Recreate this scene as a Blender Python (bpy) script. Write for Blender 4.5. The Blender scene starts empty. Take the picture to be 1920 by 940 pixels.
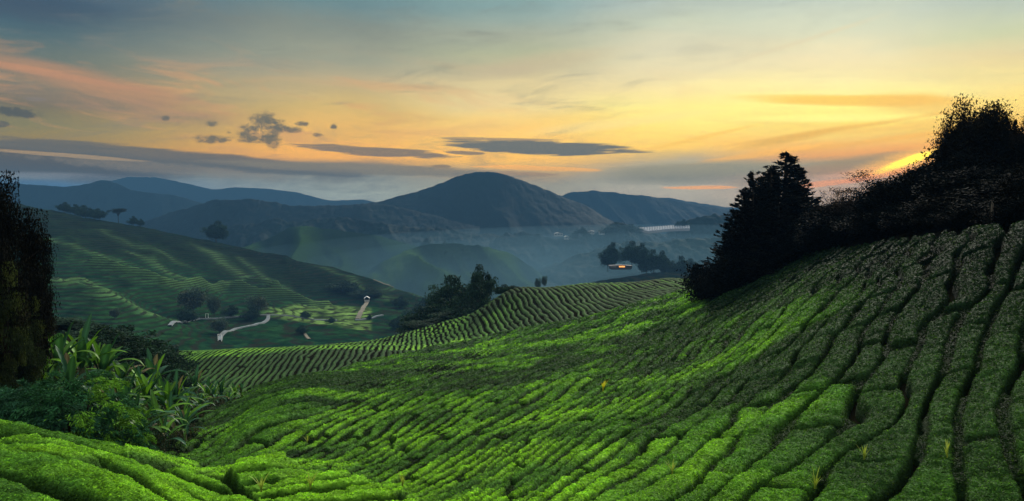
import bpy, math, random
import numpy as np
from mathutils import Vector

R = math.radians
sc = bpy.context.scene
# ------------------------------------------------------------------ camera, sky, sun, exposure
F = 1507.0                      # focal length in pixels of the 1920 px wide photograph
PITCH = math.atan(70 / F)
cam_d = bpy.data.cameras.new("camera")
cam = bpy.data.objects.new("camera", cam_d)
sc.collection.objects.link(cam)
cam_d.sensor_width = 36
cam_d.lens = 36 * F / 1920
cam_d.clip_start = 0.1
cam_d.clip_end = 20000
cam.location = (0, 0, 0)
cam.rotation_euler = (math.pi / 2 - PITCH, 0, 0)
sc.camera = cam

sc.view_settings.view_transform = 'Standard'
sc.view_settings.look = 'None'
sc.view_settings.exposure = 0
sc.view_settings.gamma = 1
sc.view_settings.use_curve_mapping = False
sc.cycles.use_denoising = True
sc.cycles.max_bounces = 5
sc.cycles.diffuse_bounces = 3
sc.cycles.transmission_bounces = 3
sc.cycles.transparent_max_bounces = 6
sc.cycles.volume_bounces = 0

SUN_AZ, SUN_EL = R(20), R(27)
SUN_STRENGTH = 5.0
SIGMA = 3.0e-4                  # haze density per metre
HAZE_ALB = (0.068, 0.172, 0.315)
HAZE_TOP = 216.0
HAZE_LEN = 4900.0
HAZE_L = (0.052, 0.120, 0.205)  # what the haze itself settles to
ZENITH = 1.9

sun_dir = Vector((math.sin(SUN_AZ) * math.cos(SUN_EL), math.cos(SUN_AZ) * math.cos(SUN_EL), math.sin(SUN_EL)))
sl = bpy.data.lights.new("sun", 'SUN')
sl.energy = SUN_STRENGTH
sl.angle = R(12)
sl.color = (1.0, 0.95, 0.82)
so = bpy.data.objects.new("sun", sl)
so.rotation_euler = (-sun_dir).to_track_quat('-Z', 'Y').to_euler()
so.location = sun_dir * 500
sc.collection.objects.link(so)


def pix(u, v):
    """ratios a = x/y and e = z/y of the view ray through a photo pixel"""
    xc = (np.asarray(u, float) - 960) / F
    yc = -(np.asarray(v, float) - 470) / F
    dy = yc * math.sin(PITCH) + math.cos(PITCH)
    dz = yc * math.cos(PITCH) - math.sin(PITCH)
    return xc / dy, dz / dy


def at(u, v, Y):
    a, e = pix(u, v)
    return Vector((float(a) * Y, Y, float(e) * Y))


def lin(c):
    return tuple(((x / 255) / 12.92 if x / 255 <= 0.04045 else ((x / 255 + 0.055) / 1.055) ** 2.4) for x in c)


def skyang(u, v):
    a, e = pix(u, v)
    return math.atan2(float(a), 1.0), math.atan2(float(e), math.hypot(float(a), 1.0))


def unhaze(c, el):
    """what the sky must be behind the air so that it reads as c through it"""
    L = min(HAZE_TOP / max(math.sin(el), 1e-4), HAZE_LEN)
    T = math.exp(-SIGMA * L)
    return tuple(max(0.004, (c[i] - (1 - T) * HAZE_L[i]) / T) for i in range(3))


W = bpy.data.worlds.new("World")
sc.world = W
W.use_nodes = True
W.cycles.sampling_method = 'MANUAL'
W.cycles.sample_map_resolution = 1024
nt = W.node_tree
nt.nodes.clear()


class NB:
    """tiny helper that writes math as nodes"""
    def __init__(s, nt): s.nt = nt
    def n(s, t, **k):
        x = s.nt.nodes.new(t)
        for a, b in k.items(): setattr(x, a, b)
        return x
    def put(s, sock, v):
        if isinstance(v, bpy.types.NodeSocket): s.nt.links.new(v, sock)
        elif v is not None: sock.default_value = v
    def m(s, op, a, b=None, c=None, clamp=False):
        x = s.n('ShaderNodeMath', operation=op, use_clamp=clamp)
        s.put(x.inputs[0], a); s.put(x.inputs[1], b)
        if c is not None: s.put(x.inputs[2], c)
        return x.outputs[0]
    def mix(s, f, a, b, mode='MIX'):
        x = s.n('ShaderNodeMix', data_type='RGBA', blend_type=mode)
        s.put(x.inputs[0], f)
        for k, v in ((6, a), (7, b)):
            s.put(x.inputs[k], v if isinstance(v, bpy.types.NodeSocket) else (*v, 1))
        return x.outputs[2]
    def noise(s, vec, scale, detail=3, rough=0.5, dist=0):
        x = s.n('ShaderNodeTexNoise', normalize=True)
        s.put(x.inputs['Vector'], vec)
        x.inputs['Scale'].default_value = scale; x.inputs['Detail'].default_value = detail
        x.inputs['Roughness'].default_value = rough; x.inputs['Distortion'].default_value = dist
        return x.outputs['Fac']
    def xyz(s, x, y, z):
        c = s.n('ShaderNodeCombineXYZ')
        s.put(c.inputs[0], x); s.put(c.inputs[1], y); s.put(c.inputs[2], z)
        return c.outputs[0]
    def smooth(s, x, a, b):
        r = s.n('ShaderNodeMapRange', interpolation_type='SMOOTHSTEP')
        s.put(r.inputs[0], x); s.put(r.inputs[1], a); s.put(r.inputs[2], b)
        return r.outputs[0]


def build_sky():
    b = NB(nt)
    tc = b.n('ShaderNodeTexCoord')
    sp = b.n('ShaderNodeSeparateXYZ')
    nt.links.new(tc.outputs['Generated'], sp.inputs[0])
    x, y, z = sp.outputs
    az = b.m('ARCTAN2', x, y)
    el = b.m('ARCSINE', z)
    # large soft wisps bend the colour bands
    st = b.xyz(b.m('MULTIPLY', az, 2.2), b.m('MULTIPLY', el, 9.0), 3.7)
    w1 = b.noise(st, 1.6, 4, 0.55, 0.6)
    st2 = b.xyz(b.m('MULTIPLY', az, 5.0), b.m('MULTIPLY', el, 34.0), 9.1)
    w2 = b.noise(st2, 1.7, 5, 0.6, 0.3)
    elw = b.m('ADD', el, b.m('MULTIPLY', b.m('SUBTRACT', w1, 0.5), 0.035))
    elw = b.m('ADD', elw, b.m('MULTIPLY', b.m('SUBTRACT', w2, 0.5), 0.010))
    fac = b.m('SQRT', b.m('MAXIMUM', b.m('SINE', elw), 0.0))
    K = 4.0
    cols = [
        (20, [(0, (54, 84, 108)), (50, (82, 107, 115)), (100, (104, 117, 113)), (150, (130, 124, 110)), (190, (116, 112, 102)), (230, (130, 127, 102)), (265, (148, 130, 98)), (285, (100, 103, 106)), (310, (84, 99, 114)), (330, (98, 121, 138)), (345, (74, 118, 156)), (400, (60, 98, 136))]),
        (650, [(0, (106, 136, 141)), (50, (132, 142, 133)), (110, (156, 159, 140)), (150, (184, 170, 136)), (205, (206, 178, 118)), (240, (222, 180, 112)), (270, (230, 179, 108)), (290, (248, 180, 104)), (308, (134, 127, 121)), (330, (134, 141, 140)), (360, (150, 163, 162)), (400, (104, 128, 146))]),
        (960, [(0, (132, 162, 161)), (60, (164, 171, 152)), (95, (178, 182, 150)), (130, (194, 184, 148)), (150, (220, 202, 153)), (200, (237, 216, 156)), (225, (246, 209, 130)), (260, (254, 204, 116)), (300, (252, 194, 108)), (322, (186, 160, 128)), (345, (154, 154, 144)), (400, (120, 132, 138))]),
        (1255, [(0, (172, 188, 182)), (50, (196, 204, 181)), (90, (214, 209, 178)), (130, (229, 217, 174)), (165, (246, 226, 164)), (200, (252, 235, 143)), (245, (254, 224, 126)), (280, (252, 206, 113)), (302, (176, 164, 140)), (330, (160, 163, 155)), (365, (175, 171, 161)), (400, (140, 146, 146))]),
        (1575, [(0, (190, 203, 190)), (50, (213, 217, 189)), (100, (239, 226, 181)), (150, (252, 237, 172)), (200, (255, 241, 138)), (230, (255, 218, 112)), (260, (247, 194, 111)), (290, (228, 164, 110)), (312, (150, 144, 128)), (332, (205, 152, 130)), (350, (190, 164, 148)), (400, (140, 142, 140))]),
        (1890, [(0, (181, 195, 184)), (60, (205, 210, 170)), (100, (227, 212, 162)), (150, (247, 226, 150)), (185, (254, 223, 128)), (230, (242, 192, 100)), (280, (244, 168, 84)), (310, (236, 156, 90)), (350, (200, 150, 120)), (400, (150, 140, 132))]),
    ]
    ramps, azs = [], []
    for c in cols:
        u, stops = c[0], c[-1]
        r = b.n('ShaderNodeValToRGB')
        r.color_ramp.interpolation = 'EASE' if False else 'LINEAR'
        items = []
        for v, rgb in stops:
            a_, e_ = skyang(u, v)
            items.append((math.sqrt(max(math.sin(e_), 0)), unhaze(lin(rgb), max(e_, 0.004))))
        # above the frame: sky brightened overhead, added to light the ground
        top = items[0][1]
        m = sum(top) / 3
        for k, el_ in ((1.3, 24), (2.4, 38), (3.6, 60), (3.8, 90)):
            g = m * 0.6 + 0.1
            f_ = min(1, (el_ - 15) / 25)
            col = tuple((top[i] * (1 - f_) + (0.34, 0.36, 0.37)[i] * f_ * 1.25) * (1 + (k - 1) * ZENITH / 2.6) for i in range(3))
            items.append((math.sqrt(math.sin(R(el_))), col))
        items.sort(key=lambda t: t[0])
        els = r.color_ramp.elements
        while len(els) < len(items): els.new(0.5)
        for k, (p, c3) in enumerate(items):
            els[k].position = p
            els[k].color = (*[q / K for q in c3], 1)
        nt.links.new(fac, r.inputs[0])
        ramps.append(r.outputs[0]); azs.append(skyang(u, 200)[0])
    col = ramps[0]
    for k in range(1, len(ramps)):
        col = b.mix(b.smooth(az, azs[k - 1], azs[k]), col, ramps[k])
    col = b.mix(1.0, col, (K, K, K), 'MULTIPLY')
    # soft mottling
    mott = b.m('ADD', 0.86, b.m('MULTIPLY', b.noise(st, 3.2, 8, 0.68, 0.6), 0.28))
    wv = b.noise(b.xyz(b.m('MULTIPLY', az, 4.0), b.m('ADD', b.m('MULTIPLY', el, 26.0), b.m('MULTIPLY', az, 2.6)), 2.2), 1.8, 7, 0.66, 0.8)
    band = b.m('MULTIPLY', b.smooth(el, 0.045, 0.10), b.smooth(el, 0.21, 0.12))
    lf = b.smooth(az, 0.06, -0.25)
    col = b.mix(b.m('MULTIPLY', b.m('MULTIPLY', b.smooth(wv, 0.47, 0.66), band), b.m('ADD', 0.12, b.m('MULTIPLY', lf, 0.42))), col, unhaze(lin((214, 156, 116)), 0.12))
    gv = b.noise(b.xyz(b.m('MULTIPLY', az, 3.0), b.m('SUBTRACT', b.m('MULTIPLY', el, 15.0), b.m('MULTIPLY', az, 1.2)), 7.9), 2.0, 8, 0.7, 0.7)
    col = b.mix(b.m('MULTIPLY', b.smooth(gv, 0.5, 0.72), b.m('MULTIPLY', b.smooth(az, 0.55, -0.2), 0.5)), col, unhaze(lin((118, 124, 122)), 0.14))
    col = b.mix(1.0, col, b.xyz(mott, mott, mott), 'MULTIPLY')

    fine = b.noise(b.xyz(b.m('MULTIPLY', az, 40), b.m('MULTIPLY', el, 62), 0.3), 1.7, 8, 0.72, 0.3)
    streak = b.noise(b.xyz(b.m('MULTIPLY', az, 7), b.m('MULTIPLY', el, 110), 5.3), 1.9, 7, 0.66, 0.3)
    silk = b.noise(b.xyz(b.m('MULTIPLY', az, 3), b.m('MULTIPLY', el, 30), 1.3), 1.3, 3, 0.5, 0.5)

    def cloud(col, u, v, ru, rv, rgb, op=1.0, tilt=0.0, nz='fine', amp=1.0, soft=0.5, bend=0.0, gain=1.0):
        a0, e0 = skyang(u, v)
        # local axes in pixels-ish units
        du = b.m('MULTIPLY', b.m('SUBTRACT', az, a0), F * math.cos(a0) ** 2 if False else F)
        dv = b.m('MULTIPLY', b.m('SUBTRACT', e0, el), F)
        ct, s_ = math.cos(R(tilt)), math.sin(R(tilt))
        p = b.m('ADD', b.m('MULTIPLY', du, ct / ru), b.m('MULTIPLY', dv, s_ / ru))
        q = b.m('ADD', b.m('MULTIPLY', du, -s_ / rv), b.m('MULTIPLY', dv, ct / rv))
        if bend: q = b.m('ADD', q, b.m('MULTIPLY', b.m('MULTIPLY', p, p), bend))
        r2 = b.m('ADD', b.m('MULTIPLY', p, p), b.m('MULTIPLY', q, q))
        n_ = {'fine': fine, 'streak': streak, 'silk': silk}[nz]
        f_ = b.m('ADD', b.m('SUBTRACT', 1.0, r2), b.m('MULTIPLY', b.m('SUBTRACT', n_, 0.5), amp * 3.2))
        mask = b.m('MULTIPLY', b.smooth(f_, 0.0, soft), op)
        c3 = unhaze(lin(rgb), max(e0, 0.004))
        return b.mix(mask, col, tuple(q_ * gain for q_ in c3))

    C = cloud
    # pinkish and brown veils on the left
    col = C(col, 180, 158, 330, 26, (186, 140, 112), .75, 11, 'silk', .5, 1.3)
    col = C(col, 60, 132, 180, 8, (196, 142, 112), .5, 7, 'silk', .3, 1.0)
    col = C(col, 210, 200, 260, 24, (134, 122, 114), .6, 6, 'silk', .7, 1.2)
    col = C(col, 50, 10, 140, 30, (72, 88, 104), .7, 0, 'fine', .5, 1.3)
    col = C(col, 190, -10, 60, 20, (88, 104, 116), .6, 0, 'fine', .5, 1.3)
    col = C(col, 450, 120, 320, 28, (146, 144, 132), .4, 3, 'silk', .8, 1.4)
    # veil right of the middle
    col = C(col, 1010, 122, 190, 22, (196, 180, 148), .7, -8, 'silk', .6, 1.3)
    col = C(col, 700, 160, 260, 10, (206, 168, 126), .5, 2, 'silk', .5, 1.2)
    col = C(col, 1480, 85, 190, 5, (222, 208, 168), .5, -14, 'silk', .3, 1.2)
    # glowing bright field and long amber streaks at right
    col = C(col, 1500, 205, 360, 70, (255, 240, 138), .55, 3, 'silk', .4, 1.6, gain=1.12)
    col = C(col, 1590, 188, 240, 12, (250, 200, 92), .85, 4, 'silk', .45, .9)
    col = C(col, 1740, 196, 130, 22, (244, 192, 104), .7, 8, 'silk', .4, 1.2)
    col = C(col, 1490, 258, 130, 9, (228, 178, 98), .75, -10, 'silk', .35, 1.0)
    col = C(col, 1590, 240, 260, 5, (236, 184, 96), .65, -7, 'silk', .3, 1.0)
    col = C(col, 1660, 262, 230, 5, (244, 180, 92), .45, -6, 'silk', .3, 1.0)
    col = C(col, 1300, 262, 150, 5, (248, 196, 100), .55, -12, 'silk', .3, 1.0)
    col = C(col, 1560, 222, 200, 10, (255, 246, 150), .6, 2, 'silk', .4, 1.2, gain=1.1)
    col = C(col, 1150, 232, 220, 12, (250, 222, 150), .5, -6, 'silk', .6, 1.3)
    col = C(col, 1420, 290, 170, 7, (248, 186, 104), .6, -8, 'streak', .7, 1.0)
    col = C(col, 1700, 236, 150, 7, (246, 196, 110), .5, -4, 'streak', .7, 1.0)
    # grey bank behind the cypress trees
    col = C(col, 1320, 322, 250, 24, (136, 138, 130), .92, -2, 'silk', .35, .9)
    col = C(col, 1560, 316, 190, 16, (146, 134, 120), .85, -9, 'silk', .35, .9)
    col = C(col, 1310, 352, 74, 4, (238, 170, 122), .8, 0, 'streak', .6, .6)
    col = C(col, 1540, 345, 60, 6, (240, 160, 120), .7, -6, 'streak', .5, .6)
    col = C(col, 1640, 330, 70, 8, (242, 150, 100), .7, -12, 'streak', .4, .8)
    # the sun glow just over the dark hill
    col = C(col, 1690, 306, 110, 22, (255, 190, 60), .9, -14, 'streak', .2, 1.6, gain=1.15)
    col = C(col, 1700, 303, 60, 9, (255, 236, 90), 1.0, -20, 'streak', .2, 1.2, gain=1.5)
    # long bank over the left mountains
    col = C(col, 60, 302, 300, 26, (84, 94, 106), .85, 2, 'streak', .35, .6)
    col = C(col, 330, 297, 360, 17, (96, 104, 112), .9, 4, 'streak', .4, .5)
    col = C(col, 700, 318, 330, 12, (122, 122, 120), .85, 2, 'streak', .4, .7)
    col = C(col, 130, 292, 130, 4, (168, 146, 122), .7, 3, 'streak', .4, .6)
    col = C(col, 110, 273, 90, 4, (100, 104, 108), .8, 2, 'streak', .6, .4)
    col = C(col, 640, 332, 60, 14, (96, 108, 120), .5, 0, 'fine', .8, .8)
    col = C(col, 330, 318, 260, 12, (132, 130, 128), .45, 4, 'fine', .7, 1.0)
    col = C(col, 90, 330, 120, 9, (128, 138, 150), .6, 0, 'silk', .5, 1.0)
    col = C(col, 230, 336, 120, 12, (78, 92, 108), .5, 0, 'fine', .7, 1.0)
    col = C(col, 1010, 316, 130, 5, (240, 176, 110), .7, 2, 'streak', .8, .5)
    col = C(col, 985, 326, 70, 4, (150, 132, 120), .8, 2, 'streak', .6, .4)
    # two long dark lenses over the big hill
    col = C(col, 1015, 278, 196, 14, (106, 112, 114), 1.0, 2.5, 'streak', .75, .45, .25)
    col = C(col, 700, 284, 160, 9, (120, 115, 112), .92, 3, 'streak', 1.0, .5)
    col = C(col, 930, 261, 130, 3, (150, 134, 116), .8, 1, 'streak', .5, .5)
    col = C(col, 870, 287, 44, 4, (130, 120, 112), .9, 2, 'streak', .5, .5)
    col = C(col, 828, 312, 20, 3.5, (134, 122, 112), .9, 0, 'streak', .3, .5)
    # ragged little cumulus
    for (u, v, ru, rv) in ((495, 228, 30, 24), (514, 238, 30, 16), (466, 256, 34, 15), (509, 266, 24, 16), (397, 261, 34, 9), (470, 240, 26, 9), (548, 244, 24, 7), (398, 232, 14, 7), (565, 232, 14, 6), (596, 254, 15, 5), (626, 238, 8, 5), (310, 222, 9, 6), (430, 249, 6, 3)):
        col = C(col, u, v, ru, rv, (98, 102, 101), .9, 0, 'fine', 1.15, 1.1)
    col = C(col, 22, 211, 46, 9, (82, 90, 96), .9, 4, 'fine', 1.5, .8)
    col = C(col, 0, 233, 14, 6, (90, 96, 100), .8, 0, 'fine', .6, .5)
    col = C(col, 66, 186, 18, 4, (128, 122, 120), .6, 0, 'fine', .6, .6)
    col = C(col, 1118, 35, 0.1, 0.1, (128, 122, 120), .0)
    # light from below the horizon is earth
    col = b.mix(b.smooth(z, -0.02, -0.12), col, (0.05, 0.07, 0.06))

    nis = b.n('ShaderNodeTexSky', sky_type='NISHITA')
    nis.sun_disc = False
    nis.sun_elevation = SUN_EL
    nis.sun_rotation = SUN_AZ
    bg1 = b.n('ShaderNodeBackground'); nt.links.new(col, bg1.inputs[0]); bg1.inputs[1].default_value = 1.0
    bg2 = b.n('ShaderNodeBackground'); nt.links.new(nis.outputs[0], bg2.inputs[0]); bg2.inputs[1].default_value = 0.003
    add = b.n('ShaderNodeAddShader')
    nt.links.new(bg1.outputs[0], add.inputs[0]); nt.links.new(bg2.outputs[0], add.inputs[1])
    out = b.n('ShaderNodeOutputWorld')
    nt.links.new(add.outputs[0], out.inputs[0])


build_sky()

# ------------------------------------------------------------------ helpers
rng = np.random.default_rng(7)


def hsh(i, j, seed=0):
    i = np.asarray(i).astype(np.int64); j = np.asarray(j).astype(np.int64)
    h = (i * 374761393 + j * 668265263 + seed * 1442695041) & 0xFFFFFFFF
    h = ((h ^ (h >> 13)) * 1274126177) & 0xFFFFFFFF
    h = ((h ^ (h >> 16)) * 2246822519) & 0xFFFFFFFF
    return ((h ^ (h >> 13)) & 0xFFFFFF) / float(0xFFFFFF)


def vnoise(x, y, seed=0):
    xi = np.floor(x); yi = np.floor(y)
    fx = x - xi; fy = y - yi
    fx = fx * fx * fx * (fx * (fx * 6 - 15) + 10); fy = fy * fy * fy * (fy * (fy * 6 - 15) + 10)
    a = hsh(xi, yi, seed); b = hsh(xi + 1, yi, seed); c = hsh(xi, yi + 1, seed); d = hsh(xi + 1, yi + 1, seed)
    return (a * (1 - fx) + b * fx) * (1 - fy) + (c * (1 - fx) + d * fx) * fy


def fbm(x, y, octv=4, seed=0, g=0.5):
    s = 0; amp = 1; tot = 0
    for k in range(octv):
        s = s + amp * vnoise(x * 2 ** k + 17.3 * k, y * 2 ** k - 9.1 * k, seed + k * 31)
        tot += amp; amp *= g
    return s / tot


def sstep(x, a, b):
    t = np.clip((x - a) / (b - a), 0, 1)
    return t * t * (3 - 2 * t)


class TPS:
    def __init__(s, P, V, lam=1e-3):
        P = np.asarray(P, float); V = np.asarray(V, float)
        n = len(P)
        K = s.k(P, P) + lam * np.eye(n)
        A = np.zeros((n + 3, n + 3)); A[:n, :n] = K
        Q = np.c_[np.ones(n), P]; A[:n, n:] = Q; A[n:, :n] = Q.T
        s.w = np.linalg.solve(A, np.r_[V, 0, 0, 0]); s.P = P
    @staticmethod
    def k(A, B):
        d2 = ((A[:, None, :] - B[None]) ** 2).sum(-1)
        return 0.5 * d2 * np.log(d2 + 1e-12)
    def __call__(s, X):
        X = np.asarray(X, float); out = np.empty(len(X)); n = len(s.P)
        for i in range(0, len(X), 20000):
            x = X[i:i + 20000]
            out[i:i + 20000] = s.k(x, s.P) @ s.w[:n] + s.w[n] + x @ s.w[n + 1:]
        return out


SA, SY = 0.08, 0.2


def q2(a, Y):
    return np.c_[np.ravel(a) / SA, np.log(np.ravel(Y)) / SY]


def upsample(Cg, na, ny, step):
    ia = np.arange(na) / step; iy = np.arange(ny) / step
    a0 = np.minimum(ia.astype(int), Cg.shape[1] - 2); y0 = np.minimum(iy.astype(int), Cg.shape[0] - 2)
    fa = (ia - a0)[None, :]; fy = (iy - y0)[:, None]
    C00 = Cg[np.ix_(y0, a0)]; C01 = Cg[np.ix_(y0, a0 + 1)]; C10 = Cg[np.ix_(y0 + 1, a0)]; C11 = Cg[np.ix_(y0 + 1, a0 + 1)]
    return (C00 * (1 - fa) + C01 * fa) * (1 - fy) + (C10 * (1 - fa) + C11 * fa) * fy


def smooth3(Z, n=1):
    for _ in range(n):
        P = np.pad(Z, 1, mode='edge')
        Z = (P[1:-1, 1:-1] * 2 + P[:-2, 1:-1] + P[2:, 1:-1] + P[1:-1, :-2] + P[1:-1, 2:]) / 6
    return Z


class Terr:
    """a hillside given by what each column of the view meets at each distance"""
    def __init__(s, cols, lam):
        P, V = [], []
        for u, prof in cols.items():
            for Y, v in prof:
                a, e = pix(u, v)
                P.append((float(a) / SA, math.log(Y) / SY)); V.append(float(e) * 10)
        s.t = TPS(P, V, lam)
    def e(s, a, Y):
        return s.t(q2(a, Y)) / 10
    def z(s, x, y):
        x = np.asarray(x, float); y = np.asarray(y, float)
        return s.e(x / y, y) * y
    def hit(s, u, v, y0, y1, n=700):
        """first place along the view ray where it meets the ground"""
        a, e = pix(u, v)
        Ys = np.exp(np.linspace(math.log(y0), math.log(y1), n))
        d = s.e(np.full(n, float(a)), Ys) - float(e)
        k = np.argmax(d >= 0)
        if not (d >= 0).any(): k = int(np.argmax(d))
        return float(a) * Ys[k], Ys[k], float(s.e([float(a)], [Ys[k]])[0]) * Ys[k]


def mesh_raw(name, V, Fq, tint=None, mats=(), smooth=True, matidx=None):
    V = np.asarray(V, np.float32); Fq = np.asarray(Fq, np.int32)
    me = bpy.data.meshes.new(name)
    me.vertices.add(len(V)); me.vertices.foreach_set('co', V.ravel())
    k = Fq.shape[1]
    me.loops.add(Fq.size); me.loops.foreach_set('vertex_index', Fq.ravel())
    me.polygons.add(len(Fq)); me.polygons.foreach_set('loop_start', np.arange(0, Fq.size, k, dtype=np.int32))
    me.polygons.foreach_set('use_smooth', np.full(len(Fq), smooth) if not isinstance(smooth, np.ndarray) else smooth)
    if tint is not None:
        at_ = me.attributes.new('tint', 'FLOAT_COLOR', 'POINT')
        T = np.ones((len(V), 4), np.float32); T[:, :3] = tint
        at_.data.foreach_set('color', T.ravel())
    for m in mats: me.materials.append(m)
    if matidx is not None: me.polygons.foreach_set('material_index', np.asarray(matidx, np.int32))
    me.update(calc_edges=True)
    return me


def link(name, me, parent=None, loc=(0, 0, 0)):
    o = bpy.data.objects.new(name, me)
    sc.collection.objects.link(o)
    o.location = loc
    if parent is not None: o.parent = parent
    return o


def tag(o, label=None, cat=None, group=None, kind=None):
    if label: o['label'] = label
    if cat: o['category'] = cat
    if group: o['group'] = group
    if kind: o['kind'] = kind
    return o


def copy_tree(o, parent=None):
    c = o.copy(); sc.collection.objects.link(c)
    if parent is not None: c.parent = parent
    for ch in list(o.children): copy_tree(ch, c)
    return c


def hide_proto(o):
    for ch in list(o.children): hide_proto(ch)
    bpy.data.objects.remove(o)


def submesh(V, Fq, keep, tint):
    Fk = Fq[keep]
    used = np.unique(Fk)
    remap = np.full(len(V), -1, np.int32); remap[used] = np.arange(len(used))
    return V[used], remap[Fk], tint[used]


# ------------------------------------------------------------------ materials
def mat_tint(name, rough=0.6, spec=0.3, trans=0.0, nscale=0, namp=0.0, bump=None, mul=1.0):
    m = bpy.data.materials.new(name); m.use_nodes = True
    t = m.node_tree; b = NB(t)
    bs = t.nodes['Principled BSDF']
    at_ = b.n('ShaderNodeAttribute', attribute_name='tint')
    col = at_.outputs['Color']
    tc = b.n('ShaderNodeTexCoord')
    if namp:
        n_ = b.noise(tc.outputs['Object'], nscale, 4, 0.6)
        f_ = b.m('ADD', 1 - namp, b.m('MULTIPLY', n_, 2 * namp))
        col = b.mix(1.0, col, b.xyz(f_, f_, f_), 'MULTIPLY')
    if mul != 1: col = b.mix(1.0, col, mul if isinstance(mul, tuple) else (mul, mul, mul), 'MULTIPLY')
    t.links.new(col, bs.inputs['Base Color'])
    bs.inputs['Roughness'].default_value = rough
    bs.inputs['Specular IOR Level'].default_value = spec
    if bump:
        bn = b.n('ShaderNodeBump'); bn.inputs['Strength'].default_value = bump[1]; bn.inputs['Distance'].default_value = bump[2]
        t.links.new(b.noise(tc.outputs['Object'], bump[0], 4, 0.65), bn.inputs['Height'])
        t.links.new(bn.outputs[0], bs.inputs['Normal'])
    if trans:
        tr = b.n('ShaderNodeBsdfTranslucent')
        t.links.new(b.mix(1.0, col, (1.3, 1.35, 0.7), 'MULTIPLY'), tr.inputs['Color'])
        mx = b.n('ShaderNodeMixShader'); mx.inputs[0].default_value = trans
        t.links.new(bs.outputs[0], mx.inputs[1]); t.links.new(tr.outputs[0], mx.inputs[2])
        t.links.new(mx.outputs[0], t.nodes['Material Output'].inputs['Surface'])
    return m


def mat_plain(name, col, rough=0.7, spec=0.3, metal=0, nscale=6, namp=0.25, emit=None, bump=0.2):
    m = bpy.data.materials.new(name); m.use_nodes = True
    t = m.node_tree; b = NB(t); bs = t.nodes['Principled BSDF']
    tc = b.n('ShaderNodeTexCoord')
    n_ = b.noise(tc.outputs['Object'], nscale, 5, 0.6)
    f_ = b.m('ADD', 1 - namp, b.m('MULTIPLY', n_, 2 * namp))
    t.links.new(b.mix(1.0, col, b.xyz(f_, f_, f_), 'MULTIPLY'), bs.inputs['Base Color'])
    bs.inputs['Roughness'].default_value = rough; bs.inputs['Metallic'].default_value = metal
    bs.inputs['Specular IOR Level'].default_value = spec
    if bump:
        bn = b.n('ShaderNodeBump'); bn.inputs['Strength'].default_value = bump
        t.links.new(n_, bn.inputs['Height']); t.links.new(bn.outputs[0], bs.inputs['Normal'])
    if emit:
        bs.inputs['Emission Color'].default_value = (*emit[0], 1); bs.inputs['Emission Strength'].default_value = emit[1]
    return m


M_SOIL = mat_plain('soil', (0.007, 0.007, 0.004), 1.0, 0.0, nscale=1.5, namp=0.4)
M_TEA = mat_tint('tea_leaves', 0.8, 0.03, 0.0, 9.0, 0.35, (14, 0.9, 0.12))
M_TEALEAF = mat_tint('tea_leaf_blades', 0.6, 0.02, 0.35, 0)
M_LEAF = mat_tint('tree_leaves', 0.8, 0.05, 0.15, 0)
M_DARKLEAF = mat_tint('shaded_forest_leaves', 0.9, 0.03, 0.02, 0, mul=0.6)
M_FROND = mat_tint('broad_leaves', 0.5, 0.08, 0.25, 4, 0.15)
M_BARK = mat_plain('bark', (0.05, 0.036, 0.025), 0.9, 0.1, nscale=12, namp=0.4)
M_DARKBARK = mat_plain('dark_bark', (0.02, 0.015, 0.011), 0.95, 0.05, nscale=12, namp=0.4)
M_ROAD = mat_plain('pale_road', (0.15, 0.17, 0.18), 0.9, 0.2, nscale=0.4, namp=0.15)
M_DIRT = mat_plain('dirt_track', (0.17, 0.15, 0.11), 0.95, 0.1, nscale=0.4, namp=0.2)
M_WHITE = mat_plain('white_paint', (0.8, 0.8, 0.78), 0.6, 0.3, nscale=1, namp=0.05)
M_WALL = mat_plain('grey_wall', (0.4, 0.4, 0.38), 0.8, 0.2, nscale=1, namp=0.1)
M_ROOF = mat_plain('dark_roof', (0.03, 0.025, 0.024), 0.7, 0.2, nscale=3, namp=0.3)
M_ROOFD = mat_plain('black_roof', (0.006, 0.005, 0.005), 0.95, 0.02, nscale=3, namp=0.3)
M_WOOD = mat_plain('old_wood', (0.16, 0.13, 0.10), 0.9, 0.2, nscale=8, namp=0.3)
M_GLASS = mat_plain('window_glass', (0.03, 0.04, 0.05), 0.15, 0.6, nscale=1, namp=0.1, bump=0)
M_LIT = mat_plain('lit_window', (0.8, 0.4, 0.1), 0.5, 0.2, emit=((1.0, 0.36, 0.08), 1.8), bump=0)
M_POLY = mat_plain('greenhouse_film', (0.33, 0.33, 0.35), 0.9, 0.05, nscale=0.4, namp=0.2)


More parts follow.
